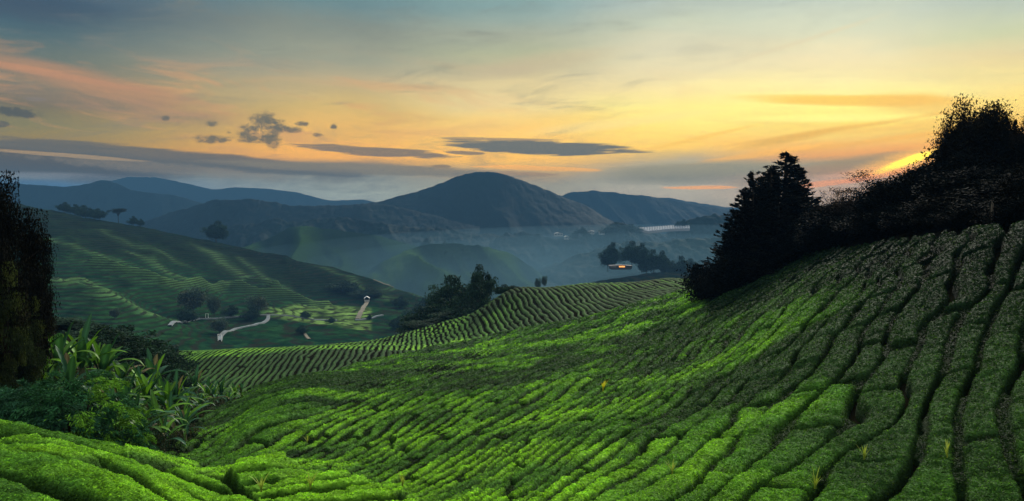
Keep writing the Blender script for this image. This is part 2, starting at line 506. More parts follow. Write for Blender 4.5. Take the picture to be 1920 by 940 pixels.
def mat_hillside():
    """far tea slopes: fine contour rows of bushes over soil"""
    m = bpy.data.materials.new('terraced_tea'); m.use_nodes = True
    t = m.node_tree; b = NB(t); bs = t.nodes['Principled BSDF']
    at_ = b.n('ShaderNodeAttribute', attribute_name='tint')
    geo = b.n('ShaderNodeNewGeometry')
    sp = b.n('ShaderNodeSeparateXYZ'); t.links.new(geo.outputs['Position'], sp.inputs[0])
    wob = b.noise(geo.outputs['Position'], 0.03, 4, 0.6)
    wob2 = b.noise(geo.outputs['Position'], 0.35, 3, 0.6)
    s = b.m('ADD', b.m('MULTIPLY', sp.outputs[2], 4.2), b.m('ADD', b.m('MULTIPLY', wob, 9.0), b.m('MULTIPLY', wob2, 1.6)))
    w = b.m('ADD', 0.5, b.m('MULTIPLY', b.m('SINE', s), 0.5))
    gap = b.smooth(w, 0.50, 0.10)
    big = b.noise(geo.outputs['Position'], 0.10, 6, 0.75)
    f_ = b.m('ADD', 0.35, b.m('MULTIPLY', big, 1.3))
    col = b.mix(1.0, at_.outputs['Color'], b.xyz(f_, f_, f_), 'MULTIPLY')
    col = b.mix(b.m('MULTIPLY', gap, b.m('MULTIPLY', b.smooth(big, 0.2, 0.6), 0.95)), col, (0.016, 0.016, 0.010))
    t.links.new(col, bs.inputs['Base Color'])
    bs.inputs['Roughness'].default_value = 0.95; bs.inputs['Specular IOR Level'].default_value = 0.0
    bn = b.n('ShaderNodeBump'); bn.inputs['Strength'].default_value = 0.5; bn.inputs['Distance'].default_value = 0.7
    t.links.new(b.m('ADD', w, big), bn.inputs['Height']); t.links.new(bn.outputs[0], bs.inputs['Normal'])
    return m


M_HILL = mat_hillside()
M_FOREST = mat_tint('far_forest', 0.9, 0.05, 0.0, 0.08, 0.45, (0.12, 0.5, 2.0), mul=(0.20, 0.34, 0.42))

# ------------------------------------------------------------------ near ground
near_cols = {
    -500: [(3, 1700), (6, 1200), (11, 945), (14, 870), (17, 815), (20, 785), (22.5, 800), (26, 760), (32, 690), (42, 620), (60, 560), (90, 560), (130, 620), (170, 680), (215, 850)],
    -200: [(3, 1700), (6, 1200), (11, 945), (14, 873), (17, 824), (20, 800), (22.5, 818), (26, 790), (32, 715), (42, 640), (60, 580), (90, 575), (130, 630), (170, 685), (215, 850)],
    0: [(3, 1700), (6, 1200), (11, 945), (14, 878), (17, 833), (20, 811), (22.5, 832), (26, 815), (32, 735), (42, 655), (60, 600), (90, 590), (130, 640), (170, 690), (215, 850)],
    200: [(3, 1700), (6, 1205), (11, 962), (14, 903), (18, 860), (21, 847), (24, 862), (28, 838), (35, 770), (50, 690), (70, 660), (100, 655), (130, 670), (170, 710), (215, 850)],
    300: [(3, 1700), (6, 1210), (11, 985), (14, 930), (18, 882), (21, 866), (25, 856), (30, 833), (36, 800), (45, 768), (60, 742), (75, 720), (90, 700), (105, 678), (125, 660), (150, 668), (170, 690), (215, 850)],
    400: [(3, 1700), (6, 1215), (11, 1010), (14, 953), (18, 905), (22, 882), (26, 865), (32, 830), (38, 795), (44, 768), (50, 768), (60, 758), (75, 737), (88, 713), (95, 690), (103, 668), (118, 656), (135, 654), (150, 668), (170, 700), (215, 850)],
    550: [(3, 1700), (6, 1212), (11, 992), (14, 940), (18, 895), (22, 868), (26, 836), (32, 795), (40, 755), (48, 726), (55, 713), (62, 716), (72, 722), (85, 714), (93, 690), (101, 664), (118, 650), (140, 648), (155, 660), (175, 700), (215, 850)],
    700: [(3, 1700), (6, 1205), (11, 967), (14, 930), (18, 900), (22, 870), (28, 816), (36, 765), (46, 726), (58, 700), (72, 686), (82, 680), (92, 668), (105, 652), (125, 640), (145, 636), (160, 646), (180, 690), (215, 850)],
    850: [(3, 1700), (6, 1200), (11, 962), (13, 930), (17, 885), (22, 837), (28, 786), (36, 741), (48, 705), (62, 682), (80, 665), (100, 648), (118, 632), (132, 612), (145, 598), (158, 600), (178, 650), (215, 850)],
    960: [(3, 1700), (6, 1200), (12, 940), (15, 895), (20, 836), (28, 768), (36, 725), (50, 686), (66, 661), (85, 642), (100, 622), (112, 600), (121, 570), (130, 542), (140, 550), (160, 610), (185, 700), (215, 850)],
    1100: [(3, 1700), (6, 1200), (12, 940), (15, 886), (20, 816), (28, 745), (36, 705), (50, 664), (66, 636), (85, 612), (96, 597), (106, 574), (116, 547), (124, 530), (134, 540), (155, 610), (185, 710), (215, 850)],
    1250: [(3, 1700), (6, 1200), (12, 940), (15, 873), (20, 788), (28, 712), (36, 672), (50, 630), (66, 598), (80, 577), (92, 562), (105, 543), (119, 519), (130, 527), (150, 590), (185, 700), (215, 850)],
    1350: [(3, 1700), (6, 1200), (12, 940), (15, 865), (20, 766), (28, 688), (36, 645), (50, 592), (66, 560), (78, 548), (90, 540), (105, 528), (118, 518), (135, 545), (160, 620), (215, 800)],
    1450: [(3, 1700), (6, 1200), (12, 938), (15, 855), (20, 740), (28, 645), (36, 598), (50, 545), (62, 518), (75, 503), (90, 500), (120, 505), (215, 700)],
    1600: [(3, 1700), (6, 1200), (12, 938), (15, 838), (20, 690), (28, 570), (36, 515), (42, 488), (50, 458), (60, 436), (75, 415), (100, 405), (215, 600)],
    1750: [(3, 1700), (6, 1200), (12, 938), (14, 835), (17, 722), (21, 610), (28, 502), (33, 458), (38, 430), (46, 398), (60, 365), (80, 345), (215, 500)],
    1900: [(3, 1700), (6, 1200), (11.5, 940), (14, 790), (17, 670), (21, 560), (25, 485), (28, 445), (34, 398), (42, 360), (55, 328), (80, 310), (215, 450)],
    2200: [(3, 1700), (6, 1190), (11, 930), (14, 750), (18, 600), (22, 505), (28, 415), (36, 360), (48, 315), (80, 290), (215, 420)],
    2600: [(3, 1700), (6, 1180), (11, 900), (14, 710), (20, 520), (28, 380), (40, 320), (80, 280), (215, 400)],
}
NEAR = Terr(near_cols, 0.004)

# the valley and the tea hills behind it
mid_cols = {
    -300: [(170, 900), (250, 690), (320, 600), (430, 490), (600, 410), (740, 350), (850, 352), (1000, 400), (1300, 450)],
    0: [(170, 900), (250, 700), (320, 620), (380, 565), (430, 522), (470, 492), (520, 480), (600, 440), (700, 395), (760, 366), (820, 372), (1000, 420), (1300, 455)],
    100: [(170, 900), (250, 720), (320, 645), (380, 585), (430, 528), (465, 493), (490, 502), (560, 462), (650, 422), (740, 390), (780, 383), (860, 392), (1000, 425), (1300, 455)],
    200: [(170, 900), (250, 740), (320, 655), (360, 612), (400, 562), (430, 527), (450, 511), (480, 520), (540, 484), (600, 462), (680, 432), (760, 408), (810, 401), (900, 412), (1100, 445), (1300, 460)],
    300: [(170, 900), (250, 740), (310, 662), (340, 637), (370, 607), (400, 582), (425, 562), (450, 566), (480, 548), (515, 514), (545, 496), (580, 504), (650, 465), (740, 437), (800, 421), (900, 432), (1100, 455), (1300, 465)],
    400: [(170, 900), (250, 740), (310, 665), (335, 645), (380, 618), (420, 598), (450, 586), (480, 572), (520, 545), (560, 518), (600, 524), (660, 492), (720, 466), (780, 446), (820, 438), (900, 450), (1100, 470), (1300, 475)],
    500: [(170, 900), (250, 740), (310, 662), (340, 642), (390, 618), (430, 600), (455, 592), (490, 577), (530, 553), (570, 533), (600, 538), (640, 518), (700, 500), (760, 474), (820, 456), (900, 468), (1100, 485), (1300, 490)],
    600: [(170, 900), (250, 730), (310, 652), (350, 634), (400, 618), (440, 602), (480, 590), (520, 576), (560, 563), (590, 560), (640, 548), (700, 515), (760, 492), (810, 482), (870, 494), (1100, 505), (1300, 505)],
    700: [(170, 900), (250, 720), (320, 640), (370, 628), (420, 612), (460, 600), (500, 587), (530, 577), (570, 566), (620, 552), (700, 528), (760, 512), (800, 508), (860, 520), (1100, 530), (1300, 520)],
    800: [(170, 900), (260, 720), (340, 640), (400, 620), (460, 602), (520, 587), (580, 573), (640, 558), (700, 546), (750, 541), (800, 550), (1000, 565), (1300, 545)],
    900: [(170, 900), (300, 680), (400, 622), (500, 602), (600, 592), (700, 582), (900, 565), (1300, 530)],
    1000: [(170, 900), (300, 700), (450, 640), (700, 585), (1000, 545), (1300, 510)],
    1100: [(170, 900), (300, 700), (500, 600), (650, 548), (750, 520), (850, 528), (1000, 525), (1300, 500)],
    1200: [(170, 900), (300, 700), (500, 600), (600, 545), (700, 508), (760, 499), (850, 512), (1000, 512), (1300, 495)],
    1300: [(170, 900), (300, 700), (500, 590), (600, 535), (700, 506), (780, 496), (900, 505), (1300, 492)],
    1500: [(170, 900), (300, 690), (500, 580), (700, 510), (780, 498), (900, 500), (1300, 490)],
    1900: [(170, 850), (300, 660), (500, 560), (700, 510), (1300, 480)],
    2400: [(170, 850), (300, 660), (500, 560), (700, 510), (1300, 480)],
}
MID = Terr(mid_cols, 0.0015)

# ---- rows of tea: guide lines traced along the gaps between the rows
G_MAIN = [
    [(2200, 940), (2230, 760), (2280, 600), (2330, 470)],
    [(2020, 940), (2020, 820), (2065, 680), (2120, 500), (2150, 440)],
    [(1845, 940), (1850, 820), (1885, 710), (1915, 640), (1945, 560), (1965, 470)],
    [(1650, 940), (1700, 850), (1740, 760), (1760, 680), (1810, 590), (1830, 500), (1850, 450)],
    [(1450, 935), (1560, 830), (1625, 750), (1690, 650), (1720, 560), (1740, 470)],
    [(1250, 935), (1390, 840), (1500, 740), (1590, 640), (1650, 550), (1680, 480)],
    [(1080, 930), (1240, 820), (1380, 720), (1490, 620), (1580, 530), (1620, 485)],
    [(920, 930), (1080, 830), (1260, 720), (1400, 610), (1500, 530), (1540, 500)],
    [(790, 910), (960, 810), (1150, 700), (1300, 600), (1400, 550), (1440, 528)],
    [(690, 885), (850, 790), (1030, 700), (1200, 620), (1300, 560)],
    [(600, 865), (760, 780), (940, 700), (1100, 630), (1200, 588), (1270, 556)],
    [(520, 850), (650, 780), (850, 705), (1000, 652), (1120, 608)],
    [(430, 850), (560, 787), (760, 716), (920, 662), (1050, 622)],
    [(340, 850), (440, 800), (600, 760), (780, 709), (920, 658)],
    [(320, 830), (450, 772), (620, 732), (800, 692), (930, 650)],
]
G_LEFT = [
    [(-300, 800), (-100, 803), (0, 815), (100, 828), (200, 850)],
    [(-300, 818), (-100, 823), (0, 836), (120, 857), (250, 892), (350, 935), (420, 970)],
    [(-300, 842), (-100, 850), (0, 866), (130, 900), (250, 950)],
    [(-300, 880), (-100, 885), (0, 905), (100, 940), (200, 990)],
]
G_FOOT = [
    [(330, 878), (450, 876), (530, 864)],
    [(345, 892), (450, 893), (570, 884)],
    [(400, 912), (520, 906), (640, 893)],
    [(450, 930), (600, 919), (720, 912)],
    [(520, 955), (700, 937), (800, 932)],
]


def first_cross(u, v, y0=9, y1=150):
    return NEAR.hit(u, v, y0, y1, 420)


def row_field(guides, pitch, y1=110):
    P = [np.array([first_cross(u, v, 8, y1) for u, v in g]) for g in guides]
    s = [0.0]
    for k in range(1, len(P)):
        A, B = P[k - 1], P[k]
        dmin = []
        for q in B:
            best = 1e9
            for i in range(len(A) - 1):
                p0, p1 = A[i][:2], A[i + 1][:2]
                d = p1 - p0; t = np.clip(np.dot(q[:2] - p0, d) / max(np.dot(d, d), 1e-9), 0, 1)
                best = min(best, np.hypot(*(q[:2] - p0 - t * d)))
            dmin.append(best)
        s.append(s[-1] + float(np.median(dmin)) / pitch)
    X, V = [], []
    for g, sv in zip(P, s):
        for i in range(len(g) - 1):
            for t in (0, 0.5):
                q = g[i] * (1 - t) + g[i + 1] * t
                X.append((q[0] / q[1] / SA, math.log(q[1]) / SY)); V.append(sv)
        X.append((g[-1][0] / g[-1][1] / SA, math.log(g[-1][1]) / SY)); V.append(sv)
    return TPS(X, V, 0.3), s


S_MAIN, sv_main = row_field(G_MAIN, 0.86)
S_LEFT, _ = row_field(G_LEFT, 1.5, 22)
S_FOOT, _ = row_field(G_FOOT, 0.95, 30)

NA, NY = 1201, 1681
A_ = np.linspace(-0.86, 0.86, NA)
Y_ = np.exp(np.linspace(math.log(7.0), math.log(215), NY))
STEP = 4
Ac, Yc = A_[::STEP], Y_[::STEP]
GAc, GYc = np.meshgrid(Ac, Yc)
Ec = NEAR.e(GAc, GYc).reshape(GAc.shape)
Smc = S_MAIN(q2(GAc, GYc)).reshape(GAc.shape)
Slc = S_LEFT(q2(GAc, GYc)).reshape(GAc.shape)
Sfc = S_FOOT(q2(GAc, GYc)).reshape(GAc.shape)
E = smooth3(upsample(Ec, NA, NY, STEP), 3)
Sm = upsample(Smc, NA, NY, STEP); Sl = upsample(Slc, NA, NY, STEP); Sf = upsample(Sfc, NA, NY, STEP)
GA, GY = np.meshgrid(A_, Y_)
X = GA * GY
Z0 = E * GY - 0.36
Z0 += (fbm(X / 7, GY / 7, 3, 5) - 0.5) * 0.5 * sstep(GY, 8, 30) + (fbm(X / 22, GY / 22, 2, 15) - 0.5) * 1.2 * sstep(GY, 30, 90)
# photo pixel of each ground point
dy = (E * math.sin(PITCH) * -1 + math.cos(PITCH))
UU = 960 + F * GA / dy
VV = 470 - F * (E * math.cos(PITCH) + math.sin(PITCH)) / dy

# regions
v_DE = np.interp(UU, [-2000, 229.9, 230, 330, 430, 480, 560, 700, 1000], [0, 0, 862, 878, 910, 945, 1010, 1150, 1500])
v_AE = np.interp(UU, [-2000, 225, 306, 375, 450, 530, 560, 620, 690, 760, 830, 900, 1100, 1500], [850, 850, 853, 872, 873, 857, 880, 890, 905, 925, 950, 985, 1080, 1300])
nearz = GY < 25
regD = (GY < 23.5) & (VV > v_DE) | ((GY < 22.2) & (UU < 230))
regE = nearz & ~regD & (VV > v_AE)
Yb = np.interp(UU, [-1000, 550, 700, 850, 960, 1100, 1250, 1350, 1351], [66, 66, 84, 106, 102, 94, 96, 112, 400])
regC = ~regD & ~regE & (GY > Yb)
regA = ~regD & ~regE & ~regC
uA = np.interp(GY, [7, 22, 24, 26, 31, 36, 44, 50, 58, 66, 76, 90, 215], [-4000, -4000, 262, 292, 306, 336, 388, 446, 470, 462, 402, 340, 320])
uA = uA + (vnoise(GY / 3, GY * 0, 3) - 0.5) * 24 * (GY > 24)
v_line = np.interp(UU, [1300, 1301, 1330, 1400, 1500, 1620, 1750, 1900, 2200], [-999, 500, 549, 536, 484, 455, 440, 430, 400])
tea = (UU > uA) & ~((VV < v_line) & (GY > 24) & (UU > 1300)) & (GY < 178)
tea |= regD
S = np.where(regD, Sl, np.where(regE, Sf, np.where(regC, X / 0.76 + 0.12 * GY / 0.76, Sm)))
S = S + (vnoise(S * 0.8 + 3, np.where(regD | regE, X, np.where(regC, GY, X * 0.42 + GY * 0.9)) / 2.6, 25) - 0.5) * np.where(regC, 0.42, np.where(regD | regE, 0.35, 0.45 + 0.4 * sstep(UU, 900, 1300)))
Tt = np.where(regD | regE, X, np.where(regC, GY, X * 0.42 + GY * 0.9))
wf = np.where(regD | regE, 0.35, np.where(regC, 0.5, 1.0))
S = S + (fbm(X / 9, GY / 9, 2, 21) - 0.5) * 0.9 * wf + (vnoise(X / 2.3, GY / 2.3, 22) - 0.5) * 0.36 * wf + (vnoise(X / 0.6, GY / 0.6, 23) - 0.5) * 0.08
def grad_w(Q):
    gy, ga = np.gradient(Q)
    Xa = np.gradient(X, axis=1); Yy = np.gradient(GY, axis=0); Xy = np.gradient(X, axis=0)
    qx = ga / Xa
    qy = (gy - qx * Xy) / Yy
    return qx, qy
qx, qy = grad_w(smooth3(np.where(regD, Sl, np.where(regE, Sf, np.where(regC, X / 0.76 + 0.12 * GY / 0.76, Sm))), 2))
gm = np.clip(np.hypot(qx, qy), 0.25, 2.2)
pitch = 1 / gm
fr = S - np.floor(S)
idx = np.floor(S)
de = np.minimum(fr, 1 - fr) * pitch
segL = np.where(regC, 9.0, np.where(regA, 3.1, 5.0))
ph = Tt / segL + hsh(idx, 0, 4) * 10
sid = np.floor(ph)
ff = ph - sid
side = np.minimum(ff, 1 - ff) * segL
cut = hsh(idx, np.where(ff < .5, sid, sid + 1), 9)
de2 = np.where(cut < 0.30 + 0.62 * sstep(UU, 900, 1300), side + (cut - 0.45) * 0.36 + (vnoise(X / .7, GY / .7, 24) - .5) * .3, 9)
gw = 0.085 * (regD | regE) + 0.0019 * GY + 0.045 * regA * (1 - sstep(UU, 850, 1150)) + 0.030 * vnoise(X / 1.5, GY / 1.5, 31) + 0.03 * (hsh(idx, 3, 7) > .85)
# bare borders between fields
def edge_gap(vb, sel):
    dv = np.abs(np.gradient(VV, axis=0) / np.gradient(GY, axis=0)) + 1e-3
    return np.where(sel, np.abs(VV - vb) / dv, 99)
eg = edge_gap(v_AE, nearz & (UU > 250)); eg = np.minimum(eg, edge_gap(v_DE, nearz & (UU > 240) & (UU < 500)) * 0.8 + 0.05)
d = np.minimum(np.minimum(de, de2), eg * 0.22) - gw
shoulder = 0.19 * np.clip(pitch / 1.4, 0.5, 1.1)
rr = np.clip(d / shoulder, 0, 1)
prof = np.clip(1 - (1 - rr) ** 2.4, 0, 1) ** 0.6 * (0.50 + 0.50 * np.sqrt(np.clip(1 - (1 - np.clip(np.minimum(de, de2) / pitch * 2.1, 0, 1)) ** 2, 0, 1)))
Hh = 0.62 * np.clip(pitch / 1.4, 0.45, 1.1) * (0.88 + 0.24 * hsh(idx, sid, 3))
lum = fbm(X / 0.55, GY / 0.55, 3, 41, 0.6)
small = vnoise(X / 0.09, GY / 0.09, 43)
tiny = vnoise(X / 0.2, GY / 0.2, 44)
nearw = 1 - sstep(GY, 35, 90)
h = Hh * prof
bump = (lum - 0.5) * 0.10 + ((small - 0.5) * 0.05 + (tiny - 0.5) * 0.06) * nearw
fill = 0.20 * sstep(vnoise(X / 1.3, GY / 1.3, 61), 0.30, 0.5) + 0.05 * (small - .5)
h = np.where(d > 0, h + bump * np.clip(rr * 2, 0, 1), -0.06)
h = np.where(regA & (eg * 0.22 > gw), np.maximum(h, np.where(fill > 0.06, fill, -0.06)), h)
flatC = regC & (UU < 900) & (GY > 104)
h = np.where(tea, h * np.where(flatC, 0.14, np.where(regC, 0.30, 1.0)), -0.06)

# colours of the bushes
patch = fbm(X / 11, GY / 8, 3, 51)
patch2 = fbm(X / 3.2, GY / 3.2, 3, 52)
rowv = hsh(idx, np.floor(ph * 0.5), 12)
fresh_lit = np.clip(0.34 + (patch - 0.5) * 1.9 + (patch2 - 0.5) * 1.4 + (rowv - 0.5) * 0.45, 0, 1)
fresh_lit = fresh_lit - regA * 0.22 * sstep(GY, 22, 36) * (1 - sstep(GY, 80, 110)) + regA * 0.10 * (1 - sstep(GY, 14, 24))
fresh_lit = np.clip(fresh_lit, 0, 1)
fresh_lit = np.where(regD, np.clip(fresh_lit + 0.28, 0, 1), fresh_lit)
fresh_lit = np.where(regE, np.clip(fresh_lit + 0.40, 0, 1), fresh_lit)
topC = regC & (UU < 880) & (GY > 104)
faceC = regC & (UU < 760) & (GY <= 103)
fresh_lit = np.where(topC, np.clip(fresh_lit + 0.35, 0, 1), fresh_lit)  # flat top painted brighter, where low sun would catch it
fresh_lit = np.where(faceC, fresh_lit * 0.15, fresh_lit)  # face turned from the sun painted darker
fresh_lit = fresh_lit * (1 - 0.75 * (sstep(UU, 900, 1000) * regC * (1 - sstep(-GY, -122, -116)) * 0 + sstep(UU, 890, 980) * regC * sstep(VV, 530, 545)))  # far ridge face painted dark as its shaded side
# shade of the wood painted dark into the upper slope
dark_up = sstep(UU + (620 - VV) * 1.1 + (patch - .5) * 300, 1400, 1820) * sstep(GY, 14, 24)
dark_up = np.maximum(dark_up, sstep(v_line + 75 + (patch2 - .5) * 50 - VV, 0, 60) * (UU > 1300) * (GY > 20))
fresh_lit = fresh_lit * (1 - 0.72 * dark_up)
fresh_lit = fresh_lit * np.clip(0.35 + 0.65 * rr + 0.0, 0, 1)
cD = np.array([0.024, 0.055, 0.016]); cM = np.array([0.060, 0.158, 0.019]); cB = np.array([0.155, 0.335, 0.020])
f1 = np.clip(fresh_lit * 2, 0, 1)[..., None]; f2 = np.clip(fresh_lit * 2 - 1, 0, 1)[..., None]
tint = cD * (1 - f1) + cM * f1; tint = tint * (1 - f2) + cB * f2
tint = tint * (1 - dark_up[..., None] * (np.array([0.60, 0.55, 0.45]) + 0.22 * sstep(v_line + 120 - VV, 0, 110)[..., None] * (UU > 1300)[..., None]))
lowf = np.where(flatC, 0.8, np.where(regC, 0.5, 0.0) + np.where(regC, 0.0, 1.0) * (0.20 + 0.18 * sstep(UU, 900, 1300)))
tint = tint * (lowf + (1 - lowf) * np.clip(rr * 1.3, 0, 1) ** 1.5)[..., None]  # bush sides and furrows: older leaves plus painted shade
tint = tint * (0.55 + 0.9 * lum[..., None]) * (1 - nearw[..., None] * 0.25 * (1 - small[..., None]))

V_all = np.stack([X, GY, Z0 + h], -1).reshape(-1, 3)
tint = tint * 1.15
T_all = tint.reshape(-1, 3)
ii = np.arange(NA * NY).reshape(NY, NA)
Fq = np.stack([ii[:-1, :-1], ii[:-1, 1:], ii[1:, 1:], ii[1:, :-1]], -1).reshape(-1, 4)
hm = h.reshape(-1)
fmax = hm[Fq].max(1) > 0.0
fr_ = {'D': regD, 'E': regE, 'C': regC, 'A': regA}


def leaves_for(reg, N, y0, y1, power, seed):
    r = np.random.default_rng(seed)
    a = r.uniform(-0.74, 0.74, N)
    t = r.uniform(0, 1, N) ** power
    ly = math.log(y0) + (math.log(y1) - math.log(y0)) * t
    fi = (a + 0.86) / 1.72 * (NA - 1); fj = (ly - math.log(7.0)) / (math.log(215) - math.log(7.0)) * (NY - 1)
    i0 = fi.astype(int); j0 = fj.astype(int)
    ok = reg[j0, i0] & (h[j0, i0] > 0.12)
    a, ly, i0, j0, fi, fj = (q[ok] for q in (a, ly, i0, j0, fi, fj))
    wi = fi - i0; wj = fj - j0
    def bil(Q): return (Q[j0, i0] * (1 - wi) + Q[j0, i0 + 1] * wi) * (1 - wj) + (Q[j0 + 1, i0] * (1 - wi) + Q[j0 + 1, i0 + 1] * wi) * wj
    Y = np.exp(ly); P = np.stack([a * Y, Y, bil(Z0 + h)], -1)
    Zs = Z0 + h
    # outward direction from finite differences
    dzx = (Zs[j0, i0 + 1] - Zs[j0, i0]) / (X[j0, i0 + 1] - X[j0, i0])
    dzy = (Zs[j0 + 1, i0] - Zs[j0, i0]) / (GY[j0 + 1, i0] - GY[j0, i0]) - dzx * GA[j0, i0]
    dzx = np.clip(dzx, -2.5, 2.5); dzy = np.clip(dzy, -2.5, 2.5)
    n = np.stack([-dzx, -dzy, np.ones_like(dzx)], -1); n /= np.linalg.norm(n, axis=1, keepdims=True)
    n = n * 0.75 + r.normal(0, 0.42, n.shape); n /= np.linalg.norm(n, axis=1, keepdims=True)
    k = len(P)
    up = n + np.array([0, 0, 0.4])
    th = r.uniform(0, 2 * math.pi, k)
    ref = np.stack([np.cos(th), np.sin(th), np.full(k, 0.35)], -1)
    t1 = ref - (ref * n).sum(1, keepdims=True) * n; t1 /= np.linalg.norm(t1, axis=1, keepdims=True)
    t2 = np.cross(n, t1)
    sz = np.maximum(0.026, 0.0017 * Y) * r.uniform(0.6, 1.35, k)
    L = t1 * sz[:, None]; Wd = t2 * (sz * 0.42)[:, None]
    P = P + n * 0.01 + np.array([0, 0, 1]) * (sz * 0.25)[:, None]
    Vv = np.stack([P - L * 0.9, P + Wd - n * (sz * 0.12)[:, None], P + L * 1.1 + n * (sz * 0.1)[:, None], P - Wd], 1).reshape(-1, 3)
    Fv = np.arange(4 * k).reshape(-1, 4)
    T = tint[j0, i0]
    br = r.uniform(0.55, 1.55, k)[:, None]
    T = T * br
    hot = (r.uniform(0, 1, k) < 0.05 + 0.22 * fresh_lit[j0, i0])[:, None]
    T = np.where(hot, T * np.array([1.7, 1.6, 1.2]) + np.array([0.02, 0.03, 0.0]), T)
    return Vv, Fv, np.repeat(T, 4, 0)


def tea_field(name, key, label, leafn, y0, y1, power):
    reg = (fr_[key] & tea).reshape(-1)
    keep = fmax & reg[Fq[:, 0]]
    V, Fs, T = submesh(V_all, Fq, keep, T_all)
    mi = np.zeros(len(Fs), np.int32); sm = np.ones(len(Fs), bool)
    if leafn:
        lv, lf, lt = leaves_for(fr_[key] & tea, leafn, y0, y1, power, 100 + ord(key))
        Fs = np.r_[Fs, lf + len(V)]; V = np.r_[V, lv]; T = np.r_[T, lt]
        mi = np.r_[mi, np.ones(len(lf), np.int32)]; sm = np.r_[sm, np.zeros(len(lf), bool)]
    me = mesh_raw(name, V, Fs, T, (M_TEA, M_TEALEAF), sm, mi)
    o = link(name, me)
    tag(o, label, 'tea field', 'fields of clipped tea bushes', 'stuff')
    return o


tea_field('tea_bushes', 'A', 'long plump rows of bright green tea bushes fanning up the main slope at right', 950000, 8.6, 100, 1.25)
tea_field('tea_bushes', 'D', 'bright green tea rows on the near slope in the lower left corner', 420000, 8.0, 24, 1.0)
tea_field('tea_bushes', 'E', 'short light green tea rows at the foot of the slope, bottom centre left', 260000, 9.0, 26, 1.0)
tea_field('tea_bushes', 'C', 'tea rows running straight up the far ridge beyond the hollow', 60000, 75, 165, 1.0)

# soil sheet under the bushes
st = 6
ia, iy = np.arange(0, NA, st), np.arange(0, NY, st)
gx = np.linspace(-1.6, 1.6, 401); gy = np.r_[np.exp(np.linspace(math.log(2.0), math.log(7.0), 24))[:-1], np.exp(np.linspace(math.log(7.0), math.log(215), 340))]
GXs, GYs = np.meshgrid(gx, gy)
cl = np.clip(GXs, -0.86, 0.86)
Es = NEAR.e(GXs, GYs).reshape(GXs.shape)
Xs = GXs * GYs
Zs_ = Es * GYs - 0.36
Zs_ += (fbm(Xs / 7, GYs / 7, 3, 5) - 0.5) * 0.5 * sstep(GYs, 8, 30) + (fbm(Xs / 22, GYs / 22, 2, 15) - 0.5) * 1.2 * sstep(GYs, 30, 90)
Zs_ -= 0.02


def grid_obj(name, Xg, Yg, Zg, tint_, mats, smooth=True):
    ny, nx = Xg.shape
    i2 = np.arange(nx * ny).reshape(ny, nx)
    f = np.stack([i2[:-1, :-1], i2[:-1, 1:], i2[1:, 1:], i2[1:, :-1]], -1).reshape(-1, 4)
    me = mesh_raw(name, np.stack([Xg, Yg, Zg], -1).reshape(-1, 3), f, None if tint_ is None else tint_.reshape(-1, 3), mats, smooth)
    return link(name, me)


# exact agreement with the bush mesh where both exist
g = grid_obj('ground', Xs, GYs, Zs_, None, (M_SOIL,)); tag(g, 'dark soil ground under the tea bushes', None, None, 'structure')


def zn(x, y):
    x = np.atleast_1d(np.asarray(x, float)); y = np.atleast_1d(np.asarray(y, float))
    z = NEAR.z(x, y) - 0.36
    z = z + (fbm(x / 7, y / 7, 3, 5) - 0.5) * 0.5 * sstep(y, 8, 30) + (fbm(x / 22, y / 22, 2, 15) - 0.5) * 1.2 * sstep(y, 30, 90)
    return float(z[0])


# ------------------------------------------------------------------ valley and tea hills (middle distance)
na2, ny2 = 1000, 900
a2 = np.linspace(-0.95, 0.95, na2); y2 = np.exp(np.linspace(math.log(172), math.log(1300), ny2))
a2c, y2c = np.linspace(-0.95, 0.95, 334), np.exp(np.linspace(math.log(172), math.log(1300), 301))
G1, G2 = np.meshgrid(a2[::3], y2[::3])
Ec2 = MID.e(G1, G2).reshape(G1.shape)
E2 = smooth3(upsample(Ec2, na2, ny2, 3), 2)
GA2, GY2 = np.meshgrid(a2, y2)
X2 = GA2 * GY2


SPURS = [([(40, 487), (110, 497), (160, 504), (200, 519), (250, 540), (290, 560), (330, 572)], 9, 26),
         ([(165, 468), (230, 486), (290, 501), (340, 511), (420, 519), (480, 529), (540, 540), (610, 556)], 10, 26),
         ([(385, 450), (405, 468), (440, 489), (480, 510), (530, 532)], 7, 20),
         ([(250, 455), (300, 480), (360, 513)], 5, 20), ([(452, 466), (480, 488), (525, 520)], 5, 18),
         ([(600, 485), (645, 503), (690, 524), (730, 545)], 5, 18), ([(700, 530), (745, 518), (790, 532), (815, 548)], 4, 16),
         ([(200, 420), (260, 445), (330, 470)], 4, 22), ([(100, 430), (150, 450), (210, 470)], 4, 22)]
SPW = []
for pts_, A0, w0 in SPURS:
    q_ = []
    for u_, v_ in pts_:
        q_.append(MID.hit(u_, v_, 300, 900, 700)[:2])
    SPW.append((np.array(q_), A0, w0))


def spur_d(x, y, P):
    best = np.full(np.shape(x), 1e9)
    for i in range(len(P) - 1):
        p0, d = P[i], P[i + 1] - P[i]
        t = np.clip(((x - p0[0]) * d[0] + (y - p0[1]) * d[1]) / max(d @ d, 1e-9), 0, 1)
        best = np.minimum(best, np.hypot(x - p0[0] - t * d[0], y - p0[1] - t * d[1]))
    return best


def spur_h(x, y):
    s_ = 0
    for P, A0, w0 in SPW:
        dd = spur_d(x + (vnoise(x / 30, y / 30, 91) - .5) * 14, y, P)
        s_ = s_ + A0 * 2.1 * (np.exp(-dd / (w0 * .8)) - 0.25) * (dd < 400)
    return np.clip(s_, -9, 26)


